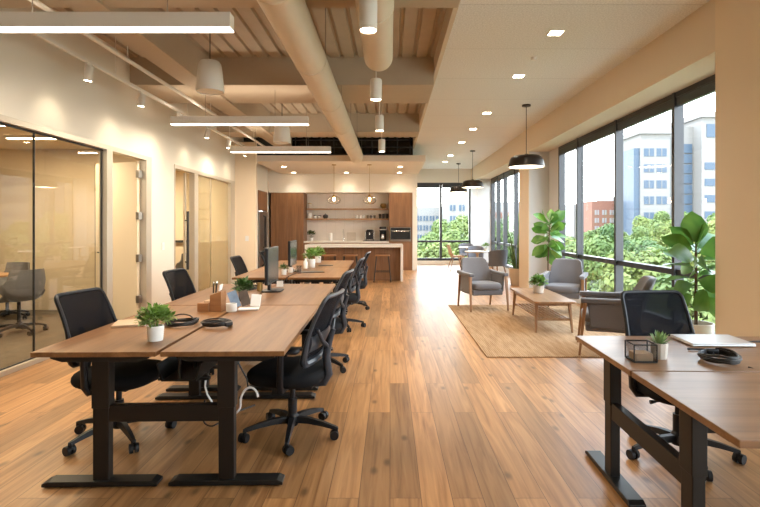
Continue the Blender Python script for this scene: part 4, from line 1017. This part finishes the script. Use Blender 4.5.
# faucet
r = thing('faucet', 'tall curved chrome faucet at the kitchen counter', 'faucet', (K(343.5), 16.5, ZCt))
obj('base', MB().lathe([(0,0),(.03,0),(.028,.03),(0,.03)], n=16), M['chrome'], r, smooth=True)
obj('spout', MB().tube([(0,0,.02),(0,0,.28),(0,-.02,.34),(0,-.07,.37),(0,-.13,.35),(0,-.15,.29)], .014, 8), M['chrome'], r, smooth=True)
obj('lever', MB().tube([(.02,0,.06),(.07,0,.09)], .009, 8), M['chrome'], r, smooth=True)
r = thing('cutting_board', 'beech cutting board leaning on the tile behind the counter', 'cutting board', (K(351), 16.62, ZCt)); 
obj('board', MB().prism([(-.15,0),(.15,0),(.15,.26),(.13,.28),(-.13,.28),(-.15,.26)], 'y', 0, .02), M['concpot'], r, bevel=.003, rot=(-.12,0,0))
# coffee machines on a tray
t = obj('serving_tray', MB().box(K(363.5),K(390.5)-.05,16.1,16.55,ZCt,ZCt+.02), M['darkceramic'], None, bevel=.004); tag(t, 'black tray under the coffee machines on the counter', 'tray')
r = thing('coffee_machine', 'wider black and chrome coffee machine on the tray, left one', 'coffee machine', (K(370), 16.35, ZCt+.021))
obj('body', MB().prism([(-.14,0),(.14,0),(.14,.26),(.11,.34),(-.11,.34),(-.14,.26)], 'y', -.06, .15), M['plastic'], r, bevel=.012)
obj('head', MB().cushion(-.11,.11,-.17,.02,.25,.35,.03,3,30), M['plastic'], r, smooth=True); obj('drip_tray', MB().box(-.10,.10,-.17,-.06,0,.03), M['chrome'], r, bevel=.004)
obj('side_band', MB().box(-.15,-.12,-.07,.12,.02,.30), M['chrome'], r, bevel=.006); obj('side_band', MB().box(.12,.15,-.07,.12,.02,.30), M['chrome'], r, bevel=.006)
obj('spout', MB().cyl((0,-.12,.18),(0,-.12,.25), .022, n=12), M['chrome'], r, smooth=True)
r = thing('coffee_grinder', 'tall black coffee grinder on the tray, right of the coffee machine', 'coffee grinder', (K(383), 16.35, ZCt+.021))
obj('body', MB().prism([(-.10,0),(.10,0),(.10,.30),(-.10,.30)], 'y', -.02, .14), M['plastic'], r, bevel=.01)
obj('head', MB().box(-.11,.11,-.15,.12,.30,.44), M['plastic'], r, bevel=.015); obj('jug', MB().lathe([(0,.03),(.06,.03),(.075,.08),(.055,.18),(.05,.20),(0,.20)], (0,-.09,0), 20), M['chrome'], r, smooth=True)
obj('foot_plate', MB().box(-.10,.10,-.16,.0,0,.03), M['plastic'], r, bevel=.004)
obj('trim_band', MB().box(-.112,.112,-.152,-.148,.33,.36), M['chrome'], r)

# ================================================================== DESK THINGS
ZD_ = .741
def on_desk(px, py): d = depth(py, ZD_); return Vector(((px-CX)/F*d, d, ZD_))
potted('potted_plant', 'green bushy plant in a ribbed white pot on the nearest left desk', 'plant', on_desk(153, 341.5)+Vector((0,.03,0)), .046,.040,.086, M['whitepot'], .095, 480, .033, .018, 41, 'bushleaf', cz=.118, ribbed=True)
p = on_desk(131, 324); r = thing('notebook', 'thin light wood coloured notebook behind the white potted bush', 'notebook', p, .3)
obj('cover', MB().box(-.10,.10,-.11,.11,0,.014), M['palewood'], r, bevel=.003); obj('pages', MB().box(-.097,.103,-.107,.107,.003,.011), M['paper'], r)
def curve_pts(P, k=6):
    P = [Vector(p) for p in P]; out = []
    for i in range(len(P)-1):
        a, b, c, d = P[max(i-1,0)], P[i], P[i+1], P[min(i+2,len(P)-1)]
        for q in range(k):
            t = q/k; out.append(.5*((2*b) + (c-a)*t + (2*a-5*b+4*c-d)*t*t + (3*b-a-3*c+d)*t**3))
    return out + [P[-1]]
def coil(name, label, loc, R, turns, seed, tail=None, group=None, th=.0048, plug=True):
    rnd = random.Random(seed); r = thing(name, label, 'cable', loc, rnd.uniform(0,6), group); mb = MB(); pts = []
    n = 26
    for i in range(int(turns*n)+1):
        a = 2*PI*i/n; k = i/n
        rr = R*(1 + .07*math.sin(k*2.3+seed) + .05*math.sin(3*a+seed)); pts.append((rr*math.cos(a), rr*.95*math.sin(a), th + th*1.9*(k % 3) + .004*(1+math.sin(2*a+k))))
    obj('cord', mb.tube(pts, th, 6), M['cable'], r, smooth=True)
    x, y, z = pts[-1]; b = MB().cushion(x-.016,x+.016,y-.03,y+.03,max(0,z-.012),max(0,z-.012)+.026,.008,4,16); obj('plug', b, M['plastic'], r, smooth=True)
    tie = MB().tube([(R*.97+.016*math.cos(q), 0, .021+.016*math.sin(q)) for q in [k*PI/4 for k in range(8)]], .0035, 6, True); obj('tie', tie, M['greyplastic'], r, smooth=True)
    if tail: obj('tail', MB().tube(curve_pts(tail), th, 6), M['cable'], r, smooth=True)
    return r
coil('cable_coil', 'coiled black cable on the nearest left desk, left of the seam', on_desk(182, 325), .098, 4.5, 1, [(.085,.0,.015),(.08,.05,.045),(.03,.10,.055),(-.04,.11,.035),(-.08,.07,.01)], 'coiled cables')
coil('cable_coil', 'coiled black cable on the nearest left desk, right of the seam', on_desk(217.5, 326), .094, 5, 2, None, 'coiled cables')
coil('cable_coil', 'coiled black cable behind the dark desk plant, before the monitor', on_desk(246.5, 290), .12, 4, 3, [(.1,.0,.02),(.08,.08,.09),(.0,.12,.08),(-.06,.08,.03)], 'coiled cables')
coil('cable_coil', 'coiled dark cable with a blue tag on the right desk', on_desk(720, 361.5), .085, 5, 4, [(.07,-.03,.01),(.16,-.045,.007),(.21,-.04,.007),(.22,.02,.007),(.215,.06,.007)], 'coiled cables', th=.006)
# wooden organiser
p = on_desk(209, 311.5); r = thing('desk_organizer', 'orange-brown wooden desk organizer holding pens and cards', 'organizer', p, math.radians(-4))
obj('pen_cup', MB().loft([[(.005,-.0,0),(.095,0,0),(.095,.10,0),(.005,.10,0)],[(.005,0,.125),(.095,0,.155),(.095,.10,.155),(.005,.10,.125)]]), M['boxwood'], r, bevel=.003)
obj('card_box', MB().box(-.085,.003,-.02,.10,0,.066), M['boxwood'], r, bevel=.003)
obj('card_stack', MB().box(-.04,.0,-.005,.08,.06,.082), M['note'], r, bevel=.002)
for i, (x, y) in enumerate(((.02,.04),(.035,.05),(.028,.075))):
    pn = thing('pen', 'dark pen standing in the wooden organizer, %s' % ('left one','middle one','rear one')[i], 'pen', p + Vector((x, y, .138)), 0, 'pens in the wooden organizer')
    obj('barrel', MB().cyl((0,0,0),(.004*i,.004,.075), .005, n=8), M['black'], pn, smooth=True); obj('tip', MB().cyl((.004*i,.004,.075),(.004*i,.004,.09), .005,.001, n=8), M['chrome'], pn)
pn = obj('letter', MB().box(-.004,.004,-.045,.045,0,.045), M['paper'], None, bevel=.001, loc=p+Vector((.070,.05,.158)), rot=(0,.18,.1)); tag(pn, 'white folded letter standing in the wooden organizer', 'letter')
# cup
r = thing('mug', 'small white cup beside the wooden organizer', 'mug', on_desk(231.5, 311.5)); obj('body', MB().lathe([(0,0),(.036,0),(.040,.004),(.041,.062),(.037,.062),(.036,.008),(0,.008)], n=28), M['whitepot'], r, smooth=True)
# stand with cards and photo
p = on_desk(246, 309.5); r = thing('card_stand', 'desk stand with tilted blue picture cards and a white booklet', 'stand', p, .15)
obj('base', MB().box(-.055,.10,-.055,.05,0,.013), M['paper'], r, bevel=.003)
obj('picture_card', MB().box(-.05,.02,-.006,.006,0,.13), M['photo'], r, loc=(-.055,.0,.026), rot=(-.15,-.32,.25))
obj('picture_card', MB().box(-.02,.05,-.006,.006,0,.12), M['photo2'], r, loc=(-.01,.02,.026), rot=(-.2,-.30,.1))
obj('booklet', MB().box(-.02,.055,-.012,.012,0,.095), M['paper'], r, loc=(.05,.02,.022), rot=(-.28,.08,-.1), bevel=.002)
potted('potted_plant', 'dark leafy plant in a black pot behind the picture cards', 'plant', on_desk(243, 301), .040,.034,.075, M['darkceramic'], .078, 170, .05, .024, 51, 'darkleaf', cz=.11)
# monitors
def monitor(label, loc, rz, tilt=0):     # screen faces +X
    r = thing('monitor', label, 'monitor', loc, rz, 'desk monitors')
    obj('base', MB().cushion(-.10,.10,-.13,.13,0,.012,.004,5,32), M['plastic'], r, smooth=True)
    obj('neck', MB().prism([(-.05,.0),(-.02,.0),(-.022,.30),(-.042,.30)], 'y', -.03, .03), M['plastic'], r, bevel=.004)
    cs = obj('case', MB().box(-.028,.006,-.27,.27,.085,.445), M['plastic'], r, bevel=.006)
    obj('screen', MB().box(.0055,.0085,-.262,.262,.097,.436), M['screen'], r)
    obj('rear_bulge', MB().cushion(-.055,-.026,-.16,.16,.18,.36,.01,4,28), M['plastic'], cs, smooth=True)
    return r
monitor('slim monitor on the second left desk, window reflection put into its greenish screen colour', (seam(5.12)+.08, 5.14, ZD_), math.radians(2))
monitor('dark monitor on the third left desk, farther from the camera', (-1.42, 7.42, ZD_), math.radians(1))
r = obj('sticky_pad', MB().box(-.035,.035,-.004,.004,0,.065), M['paper'], None, loc=on_desk(279.5, 287)+Vector((0,.02,.0)), rot=(-.2,0,.1)); tag(r, 'small white card standing against the first monitor base', 'card')
jar2 = thing('brass_cup', 'small brass pen cup beside the first monitor base', 'cup', on_desk(259.8, 291)); obj('body', MB().lathe([(0,0),(.028,0),(.028,.085),(.024,.085),(.024,.01),(0,.01)], n=20), M['brass'], jar2, smooth=True)
# bench two things
potted('potted_plant', 'bushy plant in a tall white pot on the farther left desks, front of a pair', 'plant', on_desk(311.5, 267.5), .062,.055,.135, M['whitepot'], .115, 130, .07, .035, 61, 'bushleaf', cz=.18)
potted('potted_plant', 'bushy plant in a white pot on the farthest left desk, behind its twin', 'plant', on_desk(318, 262.5), .055,.05,.115, M['whitepot'], .11, 110, .07, .035, 62, 'bushleaf', cz=.155)
potted('potted_plant', 'small plant in a white pot right of the first monitor', 'plant', on_desk(284, 274.8), .036,.032,.075, M['whitepot'], .055, 60, .045, .022, 63, 'darkleaf', cz=.085)
r = thing('mug', 'small white mug below the second monitor', 'mug', on_desk(290.5, 272.6)); obj('body', MB().lathe([(0,0),(.034,0),(.038,.004),(.039,.075),(.035,.075),(.034,.008),(0,.008)], n=24), M['whitepot'], r, smooth=True); obj('handle', MB().tube([(.036,0,.06),(.058,0,.055),(.058,0,.025),(.036,0,.018)], .005, 6), M['whitepot'], r, smooth=True)
r = thing('glass_tumbler', 'clear glass on the third left desk, right of the white mug', 'glass', on_desk(299, 273.5)); obj('body', MB().lathe([(0,0),(.034,0),(.038,.11),(.035,.11),(.031,.012),(0,.012)], n=24), M['cupglass'], r, smooth=True)
r = thing('bottle', 'small pale bottle on the third left desk, before the bushy plant', 'bottle', on_desk(305.5, 268.5)); obj('body', MB().lathe([(0,0),(.03,0),(.032,.01),(.032,.10),(.014,.13),(.013,.16),(0,.16)], n=20), M['whitepot'], r, smooth=True); obj('cap', MB().lathe([(0,.158),(.015,.158),(.015,.18),(0,.18)], n=16), M['brass'], r)
t = obj('desk_mat', MB().box(-.17,.17,-.10,.10,0,.008), M['darkceramic'], None, bevel=.002, loc=on_desk(305, 272)+Vector((.10,-.02,0)), rot=(0,0,.3)); tag(t, 'black flat tray on the third left desk around the small bottle', 'tray')
for n_ in ('bottle', ): pass
t = obj('desk_mat', MB().box(-.12,.12,-.10,.10,0,.008), M['darkceramic'], None, bevel=.002, loc=on_desk(326, 265.5), rot=(0,0,.1)); tag(t, 'black flat pad right of the two white potted plants', 'pad')
r = thing('power_cable', 'black cable lying from the second monitor across the desk seam', 'cable', (0,0,0)); obj('cord', MB().tube([on_desk(296,273.8)+Vector((0,0,.006)), on_desk(292,275)+Vector((0,0,.006)), on_desk(288.5,277)+Vector((0,0,.006))], .006, 6), M['cable'], r, smooth=True)
# right desk things
c = on_desk(646, 363); r = thing('wire_tray', 'black wire mesh tray on the right desk', 'tray', c+Vector((0,.05,0)), math.radians(-2))
W2, D2_, HH = .054, .05, .086
obj('mesh_walls', MB().loft([[(-W2,-D2_,z),(W2,-D2_,z),(W2,D2_,z),(-W2,D2_,z)] for z in (.002,.086)], caps=False), meshcloth('wire_mesh', (.012,.012,.012), .34), r)
obj('mesh_bottom', MB().box(-W2,W2,-D2_,D2_,0,.003), M['black'], r)
for z in (.004, HH): obj('rim', MB().tube([(-W2,-D2_,z),(W2,-D2_,z),(W2,D2_,z),(-W2,D2_,z)], .0036, 6, True), M['black'], r)
for sx in (-1,1):
    for sy in (-1,1): obj('corner_wire', MB().cyl((sx*W2,sy*D2_,.002),(sx*W2,sy*D2_,HH), .0034, n=6), M['black'], r)
nt_ = obj('note_pad', MB().box(-.042,.042,-.04,.04,0,.036), M['note'], None, bevel=.003, loc=c+Vector((.0,.05,.005)), rot=(0,0,math.radians(-2))); tag(nt_, 'tan sticky note pad lying in the black wire tray', 'notepad')
c = on_desk(663, 360); r = thing('succulent', 'spiky succulent in a pale stone pot beside the wire tray', 'plant', c+Vector((0,.035,0)))
obj('pot', MB().lathe([(0,0),(.034,0),(.041,.078),(.035,.078),(.034,.066),(0,.066)], n=10), M['concpot'], r); obj('soil', soil_disc(.034,.066), M['soil'], r)
fb = MB(); rnd = random.Random(8)
for i in range(30):
    a = i*2.4; e = .25 + 1.15*(i/30); d = Vector((math.cos(a)*math.cos(e), math.sin(a)*math.cos(e), math.sin(e)))
    leaf(fb, Vector((0,0,.068)) + d*.006, d, (0,0,1) if e < 1.2 else (1,0,0), .058+.012*rnd.random(), .016, -.15, .3, 'sword')
obj('leaves', fb, M['succleaf'], r, smooth=True)
p0 = on_desk(712, 342); r = thing('laptop', 'closed silver laptop at the back of the right desk', 'laptop', p0, math.radians(-2))
obj('base', MB().box(-.175,.165,-.12,.12,.002,.011), M['laptop'], r, bevel=.004); obj('lid', MB().box(-.175,.165,-.12,.12,.0115,.019), M['laptop'], r, bevel=.004)
r = thing('charging_cable', 'thin dark cable running off the right desk behind the laptop', 'cable', (0,0,0)); q = on_desk(748, 343); obj('cord', MB().tube([q+Vector((-.06,0,.006)), q+Vector((.05,.01,.006)), q+Vector((.25,-.02,.006)), q+Vector((.45,.02,.006))], .005, 6), M['cable'], r, smooth=True)
r = thing('desk_cable', 'thin black cable along the seam of the right desk', 'cable', (0,0,0))
# hanging cables under the nearest left desk
def px3(px, py, d): return at(px, d, py=py)
obj('cord', MB().tube([px3(748,368,2.36)+Vector((0,0,.004)), px3(756,371,2.34)+Vector((0,0,.004)), px3(775,371,2.34)+Vector((0,0,.004))], .005, 6), M['cable'], r, smooth=True)
r = thing('hanging_cable', 'white cable hanging in a loop beside the right leg of the nearest desk', 'cable', (0,0,0)); obj('cord', MB().tube(curve_pts([px3(234,415,3.0), px3(240,408,3.0), px3(241,398,3.0), px3(245,390,3.0), px3(251,387.5,3.0), px3(256,391,3.0), px3(258,397,3.0)]), .0065, 6), M['wcable'], r, smooth=True)
r = thing('hanging_cable', 'short white cable hanging under the cable tray, left of the leg', 'cable', (0,0,0)); obj('cord', MB().tube([px3(206,378,3.1), px3(205,386,3.1), px3(207,394,3.1), px3(212,402,3.1)], .006, 6), M['wcable'], r, smooth=True)
r = thing('hanging_cable', 'black cable drooping from the desk to the white cable loop', 'cable', (0,0,0)); obj('cord', MB().tube([px3(238,362,3.05), px3(242,370,3.05), px3(247,379,3.05), px3(248,388,3.05)], .005, 6), M['cable'], r, smooth=True)
r = thing('hanging_cable', 'black cable loop low behind the crossbar of the nearest desk', 'cable', (0,0,0)); obj('cord', MB().tube(curve_pts([px3(205,400,3.1), px3(203,412,3.1), px3(204,422,3.1), px3(210,426,3.1), px3(217,424,3.1), px3(232,414,3.2), px3(255,405,3.3)]), .005, 6), M['cable'], r, smooth=True)

# ================================================================== OUTSIDE
GZ = -8.0
g = obj('lawn_ground', MB().box(-120,220,-60,260,GZ-.3,GZ), M['asphalt'], None); g['kind'] = 'structure'; g['label'] = 'green ground outside the windows'
def tree_mesh(seed, R, hgt, nl, ls):
    rnd = random.Random(seed); fb = MB(); cl = []
    for i in range(26):
        a = rnd.uniform(0,2*PI); u = rnd.uniform(-.55,1); k = rnd.uniform(.35,.78)
        s = math.sqrt(max(0,1-u*u)); cl.append((Vector((math.cos(a)*s*k*R, math.sin(a)*s*k*R, hgt - R*1.75 + u*k*R*1.75)), R*rnd.uniform(.30,.45)))
    for _ in range(nl):
        c, rr = rnd.choice(cl); a = rnd.uniform(0,2*PI); u = rnd.uniform(-1,1); s = math.sqrt(1-u*u); d = Vector((math.cos(a)*s, math.sin(a)*s, u))
        p = c + d*rr*rnd.uniform(.72,1.05); n = (d + Vector((rnd.uniform(-.6,.6), rnd.uniform(-.6,.6), rnd.uniform(-.3,.7)))).normalized()
        t = n.orthogonal().normalized(); t = (Matrix.Rotation(rnd.uniform(0,6.28), 3, n) @ t); b = n.cross(t); L = ls*rnd.uniform(.6,1.3)
        fb.add([p - t*L, p - b*L*.5 , p + t*L, p + b*L*.5], [(0,1,2,3)])
    tk = MB(); tk.tube([(0,0,0),(.05,0,hgt*.25),(0,.08,hgt*.5),(0,0,hgt-R*1.2)], [.26,.2,.16,.08], 8)
    for i in range(5):
        c = cl[i][0]; tk.tube([(0,0,hgt*.42),(c.x*.5,c.y*.5,(hgt*.42+c.z)*.5+.2),c], [.09,.06,.03], 6)
    return fb, tk
protos = []
TG = 'trees outside the windows'
def make_tree(i, seed, R, hgt, nl, ls):
    r = thing('tree', 'leafy green tree outside the windows', 'tree', (0,0,GZ), 0, TG)
    fb, tk = tree_mesh(seed, R, hgt, nl, ls); obj('crown', fb, M['treeleaf'], r); obj('trunk', tk, M['bark'], r, smooth=True); return r
P_ = [make_tree(0, 100, 1.95, 9.4, 15000, .13), make_tree(1, 101, 2.0, 9.4, 16000, .13), make_tree(2, 102, 1.9, 9.4, 14000, .13)]
used = [False]*3
rnd = random.Random(77)
spots = []
def try_spot(x, y, sc, top):
    for (a, b, q, _) in spots:
        if math.hypot(x-a, y-b) < 2.33*(sc+q): return
    spots.append((x, y, sc, (top-GZ)/9.4))
for (x0, dx, ya, yb, st, sc, top) in ((7.6, .10, 4, 34, 4.85, 1.0, 1.2), (12.4, .13, 7, 44, 4.9, 1.0, 1.9), (17.2, .16, 11, 56, 5.0, 1.03, 2.3), (22.6, .2, 17, 66, 5.6, 1.15, 2.9), (29, .2, 24, 80, 6.6, 1.35, 3.4), (37, .2, 34, 84, 7.8, 1.6, 3.6)):
    y = ya
    while y < yb: try_spot(x0 + rnd.uniform(-.2,.2) + (y-ya)*dx, y, sc, top + rnd.uniform(-.7,.6)); y += st
for (x, y, sc, top) in ((1.6,23.6,1,1.3),(-3.2,24,1,1.2),(6.3,24.4,1,1.7),(-.9,28.4,1,1.9),(4.0,28.8,1,2.0),(8.9,28.6,1,2.0),(1.4,33.2,1,1.4),(6.3,33.4,1,2.9),(11.2,34,1,2.4),(3.6,38.2,1.05,2.3),(8.8,38.6,1.05,3.0),(-1.4,38,1.05,1.6),(0.8,44,1.1,1.8),(6.2,44,1.1,3.2),(11.8,45,1.1,3.4)): try_spot(x, y, sc, top)
spots.sort(key=lambda q: 0)
for i, (x, y, sc, sz) in enumerate(spots):
    k = i % 3; rz = rnd.uniform(0, 6.28)
    if not used[k]: o = P_[k]; used[k] = True; o.location = (x, y, GZ); o.rotation_euler = (0,0,rz)
    else: o = dup(P_[k], (x, y, GZ), rz)
    o.scale = (sc, sc, sz)
    near = x/y > .24
    o['label'] = 'leafy green tree outside the side windows' if near else 'leafy green tree outside the far window'
    o['group'] = 'trees outside the side windows' if near else 'trees outside the far window'
# ---- buildings
def building(name, label, loc, rz, w, d, h, wallm, cols, rows, wx, wz, z_first, zstep, glassm=None, cornice=True, margin=.8):
    r = thing(name, label, 'building', loc, rz, None)
    obj('wall', MB().box(0,w,0,d,0,h), wallm, r)
    if cornice: obj('cornice', MB().box(-.35,w+.35,-.45,d+.3,h,h+.9), wallm, r)
    cw = (w-2*margin)/cols
    for j in range(rows):
        z = z_first + j*zstep
        if z + wz > h - .3: break
        for i in range(cols):
            x = margin + cw*i + (cw-wx)/2
            wd = obj('window', MB().box(x,x+wx,-.06,.02,z,z+wz), glassm or M['bglass'], r)
            obj('glazing_bar', MB().box(x+wx/2-.05,x+wx/2+.05,-.12,-.05,z,z+wz), wallm, wd)
    return r
def bpos(px, d): return Vector(((px-CX)/F*d, d, GZ))
D0 = 86.0
def hh(py, d): return H - (py-CY)/F*d - GZ
# white office tower: left wing, glazed middle bay, right wing with a cornice
r = building('office_tower', 'white office tower with a blue glazed middle bay, seen through the side windows', bpos(640.5, D0), 0, 5.0, 8, hh(134, D0), M['bwhite'], 2, 9, 1.7, 1.35, 2.2, 2.72, None, True, .35)
obj('glass_edge', MB().box(-1.0,0,.3,7.8,0,hh(148,D0)), M['bglass'], r)
obj('middle_bay', MB().box(5.0,9.9,1.6,9.5,0,hh(125,D0)), M['bwhite'], r)
for j in range(13): obj('glass_band', MB().box(6.4,9.6,1.35,1.62,1.0+j*1.75,2.55+j*1.75), M['bglass'], r)
rw = obj('right_wing', MB().box(9.9,21,-.8,9,0,hh(118.5,D0)), M['bwhite'], r)
obj('cornice', MB().box(9.55,21.35,-1.25,9.3,hh(118.5,D0),hh(118.5,D0)+.9), M['bwhite'], rw)
for j in range(7):
    for i in range(4): obj('window', MB().box(10.4+i*2.65,12.5+i*2.65,-.88,-.78,2.4+j*2.75,3.6+j*2.75), M['bglass'], rw)
obj('top_glazing', MB().box(10.7,20.2,-.92,-.78,hh(138,D0),hh(125,D0)), M['bglass'], rw)
building('brick_building', 'red brick block between the trees and the sky, left of the white tower', bpos(592, 95), 0, 4.6, 8, hh(201, 95), M['bbrick'], 3, 8, .8, .9, 4.0, 1.5, M['bgrey'], False, .2)
building('apartment_block', 'pale apartment block beside the red brick block, on its left', bpos(574, 105), 0, 3.6, 8, hh(204, 105), M['bwhite'], 2, 8, .9, 1.0, 3.6, 1.7, None, False, .2)
building('apartment_block', 'narrow pale block with brick panels right of the red brick block', bpos(613.5, 100), 0, 3.9, 8, hh(197, 100), M['bgrey'], 2, 8, 1.1, 1.1, 4.4, 1.6, M['bbrick'], False, .2)
building('apartment_block', 'white apartment block seen at the right of the far window', bpos(446, 70), -.05, 5.6, 10, hh(201, 70), M['bwhite'], 4, 8, .75, .8, 4.0, 1.5, None, False, .3)
building('apartment_block', 'long low white block seen at the left of the far window', bpos(408, 80), 0, 5.6, 10, hh(207, 80), M['bwhite'], 5, 8, .75, .8, 4.2, 1.5, None, False, .3)
building('apartment_block', 'pale block seen through the narrow side windows by the snake plant', bpos(489, 78), 0, 5.4, 10, hh(202, 78), M['bgrey'], 4, 8, .8, .9, 4.2, 1.6, M['bbrick'], False, .3)

# ================================================================== LIGHT AND CAMERA
wd = bpy.data.worlds.new('sky'); SC.world = wd; wd.use_nodes = True; nt = wd.node_tree
bg = nt.nodes['Background']; tc = nt.nodes.new('ShaderNodeTexCoord'); sp = nt.nodes.new('ShaderNodeSeparateXYZ'); rp = nt.nodes.new('ShaderNodeValToRGB')
nt.links.new(tc.outputs['Generated'], sp.inputs[0]); nt.links.new(sp.outputs['Z'], rp.inputs['Fac']); nt.links.new(rp.outputs['Color'], bg.inputs['Color'])
rp.color_ramp.elements[0].position = 0.0; rp.color_ramp.elements[0].color = (1,.995,.98,1)
rp.color_ramp.elements[1].position = .6; rp.color_ramp.elements[1].color = (.62,.78,1,1)
e = rp.color_ramp.elements.new(.22); e.color = (.90,.955,1,1)
bg.inputs['Strength'].default_value = 6.5
s = bpy.data.lights.new('sun', 'SUN'); s.energy = 5.5; s.angle = .03; s.color = (1,.95,.86); so = bpy.data.objects.new('sun', s); COL.objects.link(so)
so.rotation_euler = Vector((.55, .42, -.85)).to_track_quat('-Z', 'Y').to_euler(); so.location = (-20,-20,40)

cam = bpy.data.cameras.new('camera'); cam.sensor_width = 36; cam.sensor_fit = 'HORIZONTAL'; cam.lens = F/760*36
cam.shift_x = -(CX-380)/760; cam.shift_y = (CY-253.5)/760; cam.clip_start = .05; cam.clip_end = 500
co = bpy.data.objects.new('camera', cam); COL.objects.link(co); co.location = (0,0,H); co.rotation_euler = (PI/2,0,0); SC.camera = co
vs = SC.view_settings; SC.display_settings.display_device = 'sRGB'; vs.view_transform = 'Standard'; vs.look = 'None'; vs.gamma = 1; vs.use_curve_mapping = False; vs.exposure = .48
cy = SC.cycles; cy.max_bounces = 10; cy.diffuse_bounces = 6; cy.glossy_bounces = 4; cy.transmission_bounces = 4; cy.transparent_max_bounces = 24
cy.sample_clamp_indirect = 6; cy.use_denoising = True; cy.caustics_reflective = False; cy.caustics_refractive = False; cy.use_light_tree = True
